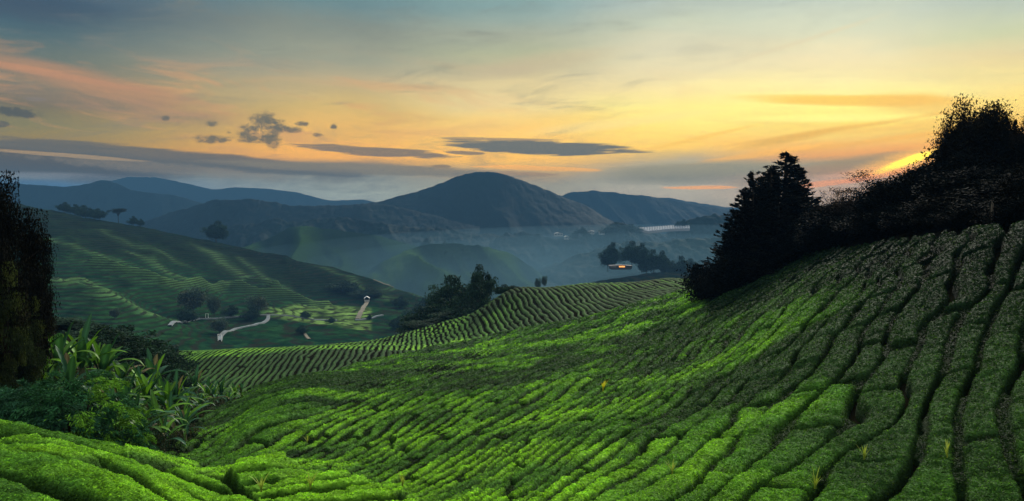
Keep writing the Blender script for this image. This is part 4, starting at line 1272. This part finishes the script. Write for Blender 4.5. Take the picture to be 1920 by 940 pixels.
# ------------------------------------------------------------------ left edge: trees, bananas, bushes
fit(leftd, -14, 27, 336, 130, 'big dark tree filling the left edge above the banana plants', None, .8)
fit(leftd, 40, 28.5, 404, 92, 'dark brownish tree reaching out right of the left edge tree', None, .8)
fit(leftd, 58, 30, 452, 50, 'small dark leaning tree with a ragged right side at the left edge', None, .8)
fit(olive, 2, 26.5, 500, 80, 'mossy yellow-green tree hung with creepers at the left edge', None, .84)
fit(olive, 40, 27.5, 565, 50, 'olive green creeper covered bush beside the banana leaves', None, .84)
fit(leftd, -130, 26, 360, 200, 'large dark tree just outside the left edge of the view', None, .8)


def banana_leaf(L, Wd, rise, bend, seed, cup=0.25, tears=0.5):
    """one paddle leaf along +x, arching; returns verts, quads, tints"""
    r = np.random.default_rng(seed)
    n = 18
    V, Fs, T = [], [], []
    px, pz, ang = 0.0, 0.0, rise
    stalk = 0.16
    for k in range(n + 1):
        t = k / n
        w = 0.0 if t < stalk * .6 else math.sin(min(1, (t - stalk * .6) / (1 - stalk * .6)) ** 0.75 * math.pi) ** 0.55
        w = max(w, 0.05) * Wd * (1 if t > stalk * .6 else 0.25)
        tear = 1.0
        if t > .2 and r.uniform() < tears: tear = r.uniform(.72, .92)
        wl, wr = w * tear, w * (tear if r.uniform() < .5 else 1.0)
        nx_, nz_ = -math.sin(ang), math.cos(ang)
        dl = r.normal(0, .05) * L * tears * .5
        V += [(px + nx_ * wl * cup + dl, -wl, pz + nz_ * wl * cup), (px + nx_ * wl * cup * .25, -wl * .5, pz + nz_ * wl * cup * .3), (px, 0, pz), (px + nx_ * wr * cup * .25, wr * .5, pz + nz_ * wr * cup * .3), (px + nx_ * wr * cup + dl, wr, pz + nz_ * wr * cup)]
        T += [1.0, 1.0, 1.7, 1.0, 1.0]
        st_ = L / n
        px += math.cos(ang) * st_; pz += math.sin(ang) * st_; ang -= bend / n * (0.4 + 1.3 * t)
    for k in range(n):
        for j in range(4):
            Fs.append((k * 5 + j, k * 5 + j + 1, k * 5 + 6 + j, k * 5 + 5 + j))
    return np.array(V), np.array(Fs), np.array(T)


BAN = [(0.060, 0.150, 0.022), (0.10, 0.23, 0.018), (0.026, 0.085, 0.042), (0.034, 0.105, 0.045)]


def gen_banana(seed, nl, upright, bright):
    r = np.random.default_rng(seed)
    root = bpy.data.objects.new('banana_plant', None); sc.collection.objects.link(root); tag(root, 'x', 'banana plant')
    sh = r.uniform(.34, .50)
    tv, tf = tube([(0, 0, -.1), (0, 0, .05), (.006, 0, sh * .6), (0, .004, sh)], [.050, .044, .034, .02], 8)
    part('stem', (tv, tf), M_FROND2, root)
    for k in range(nl):
        th = k * 2.39996 + r.uniform(-.3, .3)
        rise = R(r.uniform(64, 86) if k > nl * (1 - upright) else r.uniform(22, 62))
        bend = r.uniform(.3, .9) if k > nl * (1 - upright) else r.uniform(1.0, 2.3)
        L = r.uniform(.34, .54)
        V, Fs, T = banana_leaf(L, r.uniform(.030, .048), rise, bend, seed * 37 + k, r.uniform(.1, .5), .65 if bend > 1 else .25)
        c = np.array(BAN[r.integers(4)]) if r.uniform() > bright * .6 else np.array(BAN[1])
        if r.uniform() < .04: c = np.array((0.12, 0.10, 0.05))
        c = c * r.uniform(.45, 1.05)
        ct, s_ = math.cos(th), math.sin(th)
        V = np.stack([V[:, 0] * ct - V[:, 1] * s_, V[:, 0] * s_ + V[:, 1] * ct, V[:, 2] + sh * r.uniform(.75, 1.0)], -1)
        me = mesh_raw('leaf', V, Fs, c[None] * T[:, None] ** .8, (M_FROND,), True)
        link('leaf', me, root)
    return root


M_FROND2 = mat_plain('banana_stem', (0.07, 0.075, 0.03), 0.6, 0.3, nscale=8, namp=.4)
ban = [gen_banana(60, 15, .55, .35), gen_banana(61, 16, .35, .1), gen_banana(62, 13, .75, .6), gen_banana(63, 16, .25, .0), gen_banana(64, 14, .5, .2)]
BG = 'banana plants crowded above the gully on the left'
bspots = [(60, 572, 33, 2), (105, 560, 34, 0), (150, 566, 36, 2), (190, 585, 37, 0), (225, 618, 38, 1), (20, 612, 30, 3), (78, 628, 30, 0), (128, 632, 30.5, 4), (178, 640, 31, 1), (232, 655, 31.5, 0), (272, 652, 35, 2), (312, 658, 37, 1), (150, 668, 27.5, 3), (205, 676, 28, 4), (250, 690, 29, 1), (292, 694, 30, 3), (328, 680, 38, 4), (343, 705, 33, 1), (388, 684, 50, 2), (414, 680, 52, 0), (440, 698, 53, 2), (366, 672, 52, 4), (304, 742, 28, 1), (345, 748, 32, 4), (40, 655, 28, 1), (95, 664, 28, 3), (5, 660, 28, 4), (265, 716, 27, 3), (215, 640, 40, 3), (250, 632, 42, 1), (285, 640, 44, 4), (180, 612, 42, 3), (140, 596, 40, 1), (300, 664, 41, 0), (352, 684, 45, 3), (400, 700, 48, 4), (428, 706, 50, 1), (185, 664, 33, 3), (225, 690, 33, 4), (120, 655, 33, 2), (60, 610, 34, 4), (262, 668, 38, 2), (452, 712, 55, 4), (375, 706, 44, 1), (318, 716, 34, 2)]
for k, (u, v, Y, p) in enumerate(bspots):
    a, e = pix(u, v + 12)
    x = float(a) * Y; zg = zn(x, Y) - .1
    H = max((float(e) * Y - zg) * 1.02, 1.6)
    if H > 4.6: zg += (H - 4.6); H = 4.6
    lab = {0: 'banana plant with upright leaves at the upper left end of the crowd', 1: 'bright upright banana plant, highest of the crowd', 2: 'second highest banana plant, just right of the highest', 4: 'banana plant standing where the crowd slopes down to the right', 20: 'banana plant at the far right end of the crowd beside the tea knoll', 22: 'banana plant lowest down in the gully by the tea', 27: 'banana plant leaning over the right side of the feathery mound'}.get(k, 'banana plant with torn paddle leaves in the crowd above the gully')
    o = place(ban[p], x, Y, zg, H, random.uniform(.9, 1.15), None, lab, BG)


def gen_fern(seed, name, tint_, n=5200, tint2=None):
    """mound of layered feathery sprays"""
    r = np.random.default_rng(seed)
    root = bpy.data.objects.new(name, None); sc.collection.objects.link(root); tag(root, 'x', 'bush')
    V_, T_ = [], []
    for k in range(150):
        th = r.uniform(0, 2 * math.pi); ph_ = math.acos(r.uniform(0.02, 1)); rad = r.uniform(.74, 1.02)
        d = np.array([math.sin(ph_) * math.cos(th), math.sin(ph_) * math.sin(th), math.cos(ph_)])
        c = d * rad * np.array([.55, .55, .92]) + [0, 0, .02]
        out = d * np.array([1, 1, .2]); out /= np.linalg.norm(out) + 1e-9
        m_ = 120
        t = r.uniform(0, 1, m_)
        sp_ = r.normal(0, 1, m_) * .075 * (1.1 - t)
        side = np.cross(out, [0, 0, 1])
        P = c + out * (t * .17)[:, None] + side * sp_[:, None]
        P[:, 2] -= .10 * t ** 2; P += r.normal(0, .012, P.shape)
        D = out[None] * .8 + side[None] * np.sign(sp_)[:, None] * .5 + np.array([0, 0, -.45])
        tc_ = np.array(tint_) * r.uniform(.6, 1.4)
        if tint2 is not None and d[0] > .25 and r.uniform() < .6: tc_ = np.array(tint2) * r.uniform(.7, 1.3)
        v, t_i = leaf_quads(P, .021, r, tc_, .45, .8, .26, D, .75)
        V_.append(v); T_.append(t_i)
    link('crown', leaf_mesh(name + '_crown', list(zip(V_, T_)), M_LEAF), root)
    pr = [tube([(0, 0, -.1), (x * .25, y * .25, .3), (x * .5, y * .5, .62)], [.03, .02, .008], 5) for x, y in ((.6, .3), (-.5, .5), (.1, -.7), (-.6, -.3), (.2, .1))]
    V, Fs = join_parts(pr)
    link('stem', mesh_raw(name + '_stem', np.array([tuple(v) for v in V]), np.array(Fs), None, (M_DARKBARK,)), root)
    return root


fern_a = gen_fern(80, 'feathery_bush', (0.022, 0.078, 0.030), tint2=(0.090, 0.21, 0.020))
fern_b = gen_fern(81, 'feathery_bush', (0.020, 0.068, 0.034))
fit(fern_b, -20, 24, 712, 220, 'dark blue-green feathery bush at the left edge under the trees', None, 1.1)
fit(fern_b, 62, 23.9, 700, 210, 'round feathery green bush below the banana plants, left of the biggest', None, 1.1)
fit(fern_a, 138, 23.7, 686, 230, 'biggest mound of feathery green foliage above the lower left tea', None, 1.1, rot=0.2)
fit(fern_a, 208, 24, 742, 140, 'light green tipped feathery bush at the edge of the gully', None, 1.1, rot=0.0)
fit(fern_b, 100, 22.9, 756, 200, 'low feathery bush just behind the lower left tea rows', None, 1.1)
fit(fern_b, 15, 22.8, 765, 180, 'low dark fern bush in the lower left corner behind the tea', None, 1.1)
DG = 'dark undergrowth bushes beneath the banana plants'
for k, (u, v, Y, w) in enumerate([(262, 790, 26.5, 80), (300, 796, 30, 70), (336, 792, 34, 70), (235, 765, 28, 90), (180, 748, 29, 110), (280, 762, 33, 90), (330, 756, 38, 80), (110, 730, 31, 120), (40, 725, 30, 120), (370, 762, 43, 70), (405, 752, 47, 60), (190, 722, 35, 110), (250, 728, 38, 100), (120, 700, 38, 140), (60, 690, 40, 140), (-60, 640, 34, 160), (-60, 730, 28, 160)]):
    fit(under, u, Y, v, w, 'dark undergrowth bush filling the shade between the banana stems', DG, 1.04)
SG = 'green shrubs on the slope behind the banana plants'
for k, (u, v, Y, w) in enumerate([(300, 668, 62, 70), (250, 645, 64, 90), (215, 622, 70, 90), (330, 676, 66, 50), (180, 612, 75, 90), (120, 606, 80, 120), (280, 640, 85, 90), (240, 612, 95, 90), (330, 652, 95, 50), (60, 596, 80, 120)]):
    fit(mid_b, u, Y, v, w, 'rounded green shrub on the dim slope behind the banana plants', SG, .95)

# ------------------------------------------------------------------ trees behind the ridge and in the valley
def fitm(proto, u, vbase, vtop, w_px, label, group=None, natural=.85, y0=250, y1=1250, sink=.5, Y=None):
    if Y is None:
        p = hitm(u, vbase, y0, y1)
    else:
        a, e = pix(u, vbase); p = Vector((float(a) * Y, Y, zm(float(a) * Y, Y)))
    a, e = pix(u, vtop)
    H = max(float(e) * p.y - p.z + sink, 1.0)
    return place(proto, p.x, p.y, p.z - sink, H, (w_px / F * p.y) / (natural * H), None, label, group)


CT = 'trees of the dark clump at the left end of the far ridge'
for k, (u, vt, w, Y) in enumerate([(800, 578, 70, 172), (835, 562, 60, 170), (868, 548, 60, 166), (895, 534, 50, 162), (780, 602, 60, 166), (815, 598, 70, 160), (850, 582, 60, 156), (878, 566, 50, 158), (835, 520, 60, 196), (862, 522, 60, 190)]):
    a, e = pix(u, vt); x = float(a) * Y
    zg = max(zn(x, Y) if Y < 200 else zm(x, Y), float(e) * Y - 12)
    H = float(e) * Y - zg
    place(mid_b, x, Y, zg, H, (w / F * Y) / (.95 * H), None, 'dark bushy tree in the clump at the left end of the far ridge', CT)
for (u, vt, w, Y, pr, lab) in ((902, 500, 40, 168, mid_b, 'tallest tree rising at the right end of the dark clump by the ridge'), (944, 534, 26, 138, mid_b, 'small round bush on the far ridge crest, left of two'), (966, 536, 20, 137, mid_b, 'small round bush on the far ridge crest, right of two'), (1008, 522, 10, 520, mid_a, 'thin tree fading in the mist above the far ridge'), (1020, 518, 9, 525, mid_a, 'thin misty tree right beside its twin above the far ridge')):
    a, e = pix(u, vt); x = float(a) * Y
    zg = zn(x, Y) if Y < 200 else zm(x, Y)
    H = float(e) * Y - zg
    if H > 8: zg += H - 8; H = 8
    nat = 1.04 if pr is umbrella else .9
    place(pr, x, Y, zg - .3, H + .3, (w / F * Y) / (nat * H), None, lab)

fitm(umbrella, 222, 412, 391, 34, 'lone flat topped tree on the skyline of the left hill', None, 1.04, 600, 900)
fitm(mid_b, 405, 442, 416, 34, 'dense dark tree on the skyline where the two left hills meet', None, .9, 600, 900)
LG = 'little trees along the skyline of the left hill'
for (u, vb, vt, w) in ((160, 395, 386, 26), (186, 402, 392, 20), (140, 392, 384, 20), (250, 414, 406, 14), (264, 417, 411, 10), (120, 390, 380, 20), (176, 400, 394, 22)):
    fitm(mid_b, u, vb, vt, w, 'tiny dark tree on the skyline of the left hill', LG, .9, 600, 900)
VG = 'trees along the valley road'
vt_ = [(362, 592, 530, 62, mid_a, 'tall rounded pale tree left of the valley road'), (352, 606, 572, 40, mid_b, 'dark green tree below the tall rounded pale one by the road'), (402, 596, 548, 28, mid_a, 'narrow pale tree standing at the road between two taller ones'), (412, 628, 592, 38, mid_a, 'spreading light tree above the white gate'), (484, 592, 548, 44, mid_a, 'brownish rounded tree at the bend of the valley road'), (470, 602, 574, 34, mid_b, 'dark bush at the left side of the road bend'), (432, 594, 570, 30, mid_b, 'dark tree behind the road left of the bend'), (566, 626, 608, 24, mid_b, 'small dark tree standing alone in the lower fields'), (574, 598, 582, 22, mid_b, 'dark bush over the middle of the long road'), (692, 600, 588, 10, mid_b, 'tiny dark bush at the foot of the pavilion track'), (750, 578, 552, 34, mid_b, 'dark rounded tree right of the pavilion'), (690, 558, 538, 60, mid_b, 'dark tree mass behind the pavilion'), (640, 548, 524, 60, mid_b, 'dark tree on the slope above the pale meadow'), (780, 600, 566, 50, mid_b, 'dark tree left of the ridge clump'), (745, 618, 590, 40, mid_b, 'low dark tree at the valley edge'), (215, 600, 575, 22, mid_a, 'small pale shrub on the left slope'), (620, 606, 594, 18, mid_b, 'dark bush at the end of the long road'), (795, 580, 556, 30, mid_b, 'dark tree on the bank right of the valley')]
for (u, vb, vt, w, pr, lab) in vt_:
    fitm(pr, u, vb, vb + (vt - vb) * .85, w * .72, lab, VG, .85)

# roads and tracks
def strip(name, label, pts, width, mat, lift=.5, y0=250, y1=1200):
    P = [hitm(u, v, y0, y1) for u, v in pts]
    Q = []
    for k in range(len(P) - 1):
        n_ = max(2, int((P[k + 1] - P[k]).length / 2.5))
        for j in range(n_): Q.append(P[k].lerp(P[k + 1], j / n_))
    Q.append(P[-1])
    xs = np.array([q.x for q in Q]); ys = np.array([q.y for q in Q])
    for _ in range(3):
        xs[1:-1] = (xs[:-2] + xs[1:-1] * 2 + xs[2:]) / 4; ys[1:-1] = (ys[:-2] + ys[1:-1] * 2 + ys[2:]) / 4
    dx = np.gradient(xs); dy_ = np.gradient(ys); L = np.hypot(dx, dy_) + 1e-6
    nx_, ny_ = -dy_ / L, dx / L
    V, Fs = [], []
    for i in range(len(xs)):
        zc = max(zm(xs[i], ys[i]), zm(xs[i] + nx_[i] * width / 2, ys[i] + ny_[i] * width / 2), zm(xs[i] - nx_[i] * width / 2, ys[i] - ny_[i] * width / 2)) + lift
        for s_ in (-1, 1):
            V.append((xs[i] + nx_[i] * s_ * width / 2, ys[i] + ny_[i] * s_ * width / 2, zc))
            V.append((xs[i] + nx_[i] * s_ * (width / 2 + .15), ys[i] + ny_[i] * s_ * (width / 2 + .15), zc - .75))
    for i in range(len(xs) - 1):
        b0, b1 = i * 4, i * 4 + 4
        Fs += [(b0, b0 + 2, b1 + 2, b1), (b0 + 1, b0, b1, b1 + 1), (b0 + 2, b0 + 3, b1 + 3, b1 + 2)]
    o = part(name, (V, Fs), mat, None); tag(o, label, None, None, 'structure')
    return o


strip('road', 'pale winding road through the valley', [(318, 613), (340, 606), (360, 601), (385, 599), (430, 596), (470, 594), (500, 592), (540, 593), (575, 598), (605, 601), (632, 602)], 1.9, M_ROAD)
strip('road', 'pale side road curving down to the gate', [(503, 593), (503, 600), (492, 607), (470, 612), (440, 617), (424, 622), (414, 630), (412, 640)], 2.0, M_ROAD)
strip('path', 'steep track climbing to the pavilion', [(670, 599), (674, 592), (680, 582), (684, 574), (688, 566)], 3.0, M_DIRT)
strip('road', 'short pale road right of the pavilion track', [(666, 601), (690, 600), (704, 595), (718, 592)], 2.0, M_ROAD)
strip('path', 'curving dirt path in the lower fields', [(562, 622), (572, 628), (580, 637)], 1.6, M_DIRT)
strip('path', 'thin track along the flank of the far slope', [(700, 524), (716, 520), (735, 516), (750, 515)], 1.8, M_DIRT, .4)

p_ = hitm(688, 566, 450, 700)
house('pavilion', 'tiny white gabled pavilion on posts at the top of the pale track', 'pavilion', (p_.x, p_.y, p_.z + 1.0), 3.6, 3.2, 2.2, 1.2, R(10), M_WHITE, M_WHITE, posts=True, over=.7)
p_ = hitm(412, 640, 280, 420)
gt = bpy.data.objects.new('gate', None); sc.collection.objects.link(gt); gt.location = p_; tag(gt, 'small white gate of two posts at the end of the side road', 'gate')
for sx in (-1, 1): part('post', bxm(sx * .85 - .12, sx * .85 + .12, -.12, .12, -.5, 3.4), M_WHITE, gt)
part('crossbar', bxm(-.97, .97, -.08, .08, 3.4, 3.6), M_WHITE, gt); part('crossbar', bxm(-.73, .73, -.06, .06, 1.6, 1.75), M_WHITE, gt)
for (u, v, h_) in ((388, 597, 2.6),):
    p_ = hitm(u, v, 300, 600)
    gt = bpy.data.objects.new('gate', None); sc.collection.objects.link(gt); gt.location = p_; tag(gt, 'smaller pale gate standing on the far road under the narrow tree', 'gate')
    for sx in (-1, 1): part('post', bxm(sx * .8 - .12, sx * .8 + .12, -.12, .12, -.5, h_), M_WHITE, gt)
    part('crossbar', bxm(-.9, .9, -.07, .07, h_, h_ + .18), M_WHITE, gt)

# ------------------------------------------------------------------ far buildings
HB = 'low pale buildings in the hazy valley'
for k, (u, v, w, lab) in enumerate([(1047, 441, 16, 'low pale blue roofed building in the blue haze below the big hill'), (1062, 447, 8, 'tiny pale hut just right of the low blue roofed building'), (1108, 437, 12, 'pale building between the haze trees, left of the wooded knoll'), (1128, 438, 10, 'small pale building touching the left side of the wooded knoll'), (712, 428, 12, 'tiny pale building on the dark ridge left of the big hill'), (726, 430, 7, 'tiny pale hut next to the building on the dark ridge')]):
    Y = 1480 if u > 900 else 1560
    p_ = at(u, v, Y); ww = w / F * Y
    house('valley_building', lab, 'building', (p_.x, Y, p_.z - 1), ww, 8, 4.0, 2.0, R(random.uniform(-8, 8)), M_WALL, M_WHITE, 3, HB)
p_ = at(1165, 500, 735); p_.z = max(p_.z, zm(p_.x, 735) + .5)
lb = bpy.data.objects.new('lit_building', None); sc.collection.objects.link(lb); lb.location = p_; tag(lb, 'long low hill building with one glowing orange window strip', 'building')
part('wall', bxm(-11, 9, -4, 4, -2.0, 0.9), mat_plain('dim_wall', (0.035, 0.04, 0.04), .8), lb)
part('roof', gable(20, 8, 0.9, 1.5, .6), M_ROOF, lb).location = (-1, 0, 0)
part('window', bxm(-2.7, 2.7, -4.1, -4.003, -.4, .8), M_LIT, lb, 'glowing orange window')
part('window', bxm(-10.5, -5, -4.1, -4.003, -.2, .3), M_WALL, lb); part('terrace', bxm(-10, 8, -5.5, -4.002, -2.4, -1.7), M_ROOF, lb)
TG = 'tall trees around the lit building'
for (u, vt, w) in ((1140, 462, 26), (1152, 456, 24), (1185, 454, 30), (1200, 458, 26), (1226, 470, 30), (1240, 472, 26), (1255, 486, 24), (1275, 482, 26), (1292, 486, 22), (1212, 480, 24)):
    Y = 770 + (u % 7) * 5
    a, e = pix(u, vt); x = float(a) * Y; zg = zm(x, Y); H = min(float(e) * Y - zg, 24)
    place(mid_b, x, Y, float(e) * Y - H, H, (w / F * Y) / (.9 * H), None, 'tall hazy tree behind the building with the lit window', TG)
HG = 'hazy trees on the far wooded ridge'
for (u, vt, w, Y) in ((1090, 426, 14, 1440), (1100, 432, 12, 1430), (1078, 434, 12, 1440), (1160, 417, 34, 1440), (1185, 421, 26, 1430), (1140, 424, 22, 1440), (1272, 416, 14, 1470), (1284, 412, 16, 1470), (790, 462, 10, 1300), (800, 448, 14, 1330), (832, 452, 10, 1300)):
    a, e = pix(u, vt); H = 16
    place(mid_b, float(a) * Y, Y, float(e) * Y - H, H, (w / F * Y) / (.9 * H), None, 'small hazy tree standing up from the far wooded ridge', HG)

# plastic greenhouses stepping along the far slope
GG = 'white greenhouse tunnels on the far hillside'
n_t = 20
for k in range(n_t):
    t = k / (n_t - 1)
    u = 1201 + 90 * t
    vtop = 428.5 - 6.5 * t; vbot = 437 - 10 * t if t < .6 else 431 - 2.5 * (t - .6)
    if t < .15: vbot = 431 + 30 * t
    A = at(u, vtop, 1475); B = at(u, vbot, 1440)
    w = 90 / (n_t - 1) / F * 1455 * .96
    V, Fs = [], []
    seg = 8
    for q, (P, yy) in enumerate(((B, -1), (A, 1))):
        for j in range(seg + 1):
            th = math.pi * j / seg
            V.append((P.x - math.cos(th) * w / 2, P.y, P.z + math.sin(th) * 2.0))
        V.append((P.x + w / 2, P.y, P.z - 3)); V.append((P.x - w / 2, P.y, P.z - 3))
    m_ = seg + 3
    for j in range(m_): Fs.append((j, (j + 1) % m_, (j + 1) % m_ + m_, j + m_))
    Fs.append(tuple(range(m_ - 1, -1, -1))); Fs.append(tuple(range(m_, 2 * m_)))
    V = [(x - A.x, y - A.y, z - A.z) for x, y, z in V]
    o = part('greenhouse', (V, Fs), M_POLY, None); o.location = A
    tag(o, 'white arched greenhouse tunnel in the shining row on the far hillside', 'greenhouse', GG)

# ------------------------------------------------------------------ small things in the tea
def weed(u, v, size, label, col, n=9, y1=120):
    X_, Y0, Z_ = first_cross(u, v, 8, y1)
    r = np.random.default_rng(int(u))
    VT = []
    V, Fs, T = [], [], []
    for k in range(n):
        th = r.uniform(0, 6.28); L = size * r.uniform(.6, 1.1); lean = r.uniform(.1, .6)
        w = size * .045
        o_ = len(V)
        for j in range(5):
            t = j / 4
            px = math.cos(th) * lean * L * t ** 1.6; py = math.sin(th) * lean * L * t ** 1.6; pz_ = L * t * (1 - .25 * lean * t)
            ww = w * (1 - t) ** .6
            V += [(px - math.sin(th) * ww, py + math.cos(th) * ww, pz_), (px + math.sin(th) * ww, py - math.cos(th) * ww, pz_)]
        for j in range(4): Fs.append((o_ + 2 * j, o_ + 2 * j + 1, o_ + 2 * j + 3, o_ + 2 * j + 2))
    me = mesh_raw('weed', V, Fs, np.ones((len(V), 3)) * np.array(col), (M_FROND,), True)
    o = link('weed', me, None, (X_, Y0, zn(X_, Y0) + .5))
    tag(o, label, 'weed', 'pale weeds poking out of the tea'); return o


YG = (0.30, 0.36, 0.06)
for (u, v, s_, lab) in ((1528, 935, .35, 'yellow-green grass tuft at the bottom right of centre'), (755, 925, .3, 'thin grass tuft by the path in the bottom middle'), (576, 832, .35, 'pale grass blades over the gap in the middle tea rows'), (490, 935, .4, 'pale yellow weed near the bottom edge, left of middle'), (582, 930, .35, 'pale tuft in the short rows at the bottom'), (1620, 880, .3, 'light grass tuft in the lower right rows'), (1775, 880, .3, 'light grass sprout in the rows near the right bottom corner'), (1305, 610, .3, 'tiny light sprout high on the main slope'), (1260, 905, .3, 'light grass sprout low in the middle right rows')):
    weed(u, v, s_, lab, YG)
weed(1131, 738, .5, 'bright yellow leafy sprout in the middle of the slope', (0.6, 0.55, 0.04), 14)

for p in protos + ban + [fern_a, fern_b]: hide_proto(p)

# pool of mist lying in the hollow of the valley, thinning outwards
mm = bpy.data.materials.new('mist'); mm.use_nodes = True
t_ = mm.node_tree; t_.nodes.remove(t_.nodes['Principled BSDF'])
pv = t_.nodes.new('ShaderNodeVolumePrincipled'); pv.inputs['Density'].default_value = 0.00055; pv.inputs['Color'].default_value = (0.17, 0.33, 0.43, 1)
t_.links.new(pv.outputs[0], t_.nodes['Material Output'].inputs['Volume']); mm.cycles.homogeneous_volume = True
for k, (cx, cy, cz_, sx, sy, sz) in enumerate(((230, 1250, -115, 800, 700, 98), (200, 1180, -108, 600, 560, 78), (130, 1080, -100, 380, 420, 56), (50, 1000, -95, 200, 320, 40), (30, 960, -90, 120, 240, 28))):
    bpy.ops.mesh.primitive_uv_sphere_add(segments=48, ring_count=24, radius=1, location=(cx, cy, cz_))
    ms = bpy.context.object; ms.name = 'mist'; ms.scale = (sx, sy, sz)
    ms.data.materials.append(mm); tag(ms, 'pale blue mist pooled in the valley hollow', None, None, 'stuff')
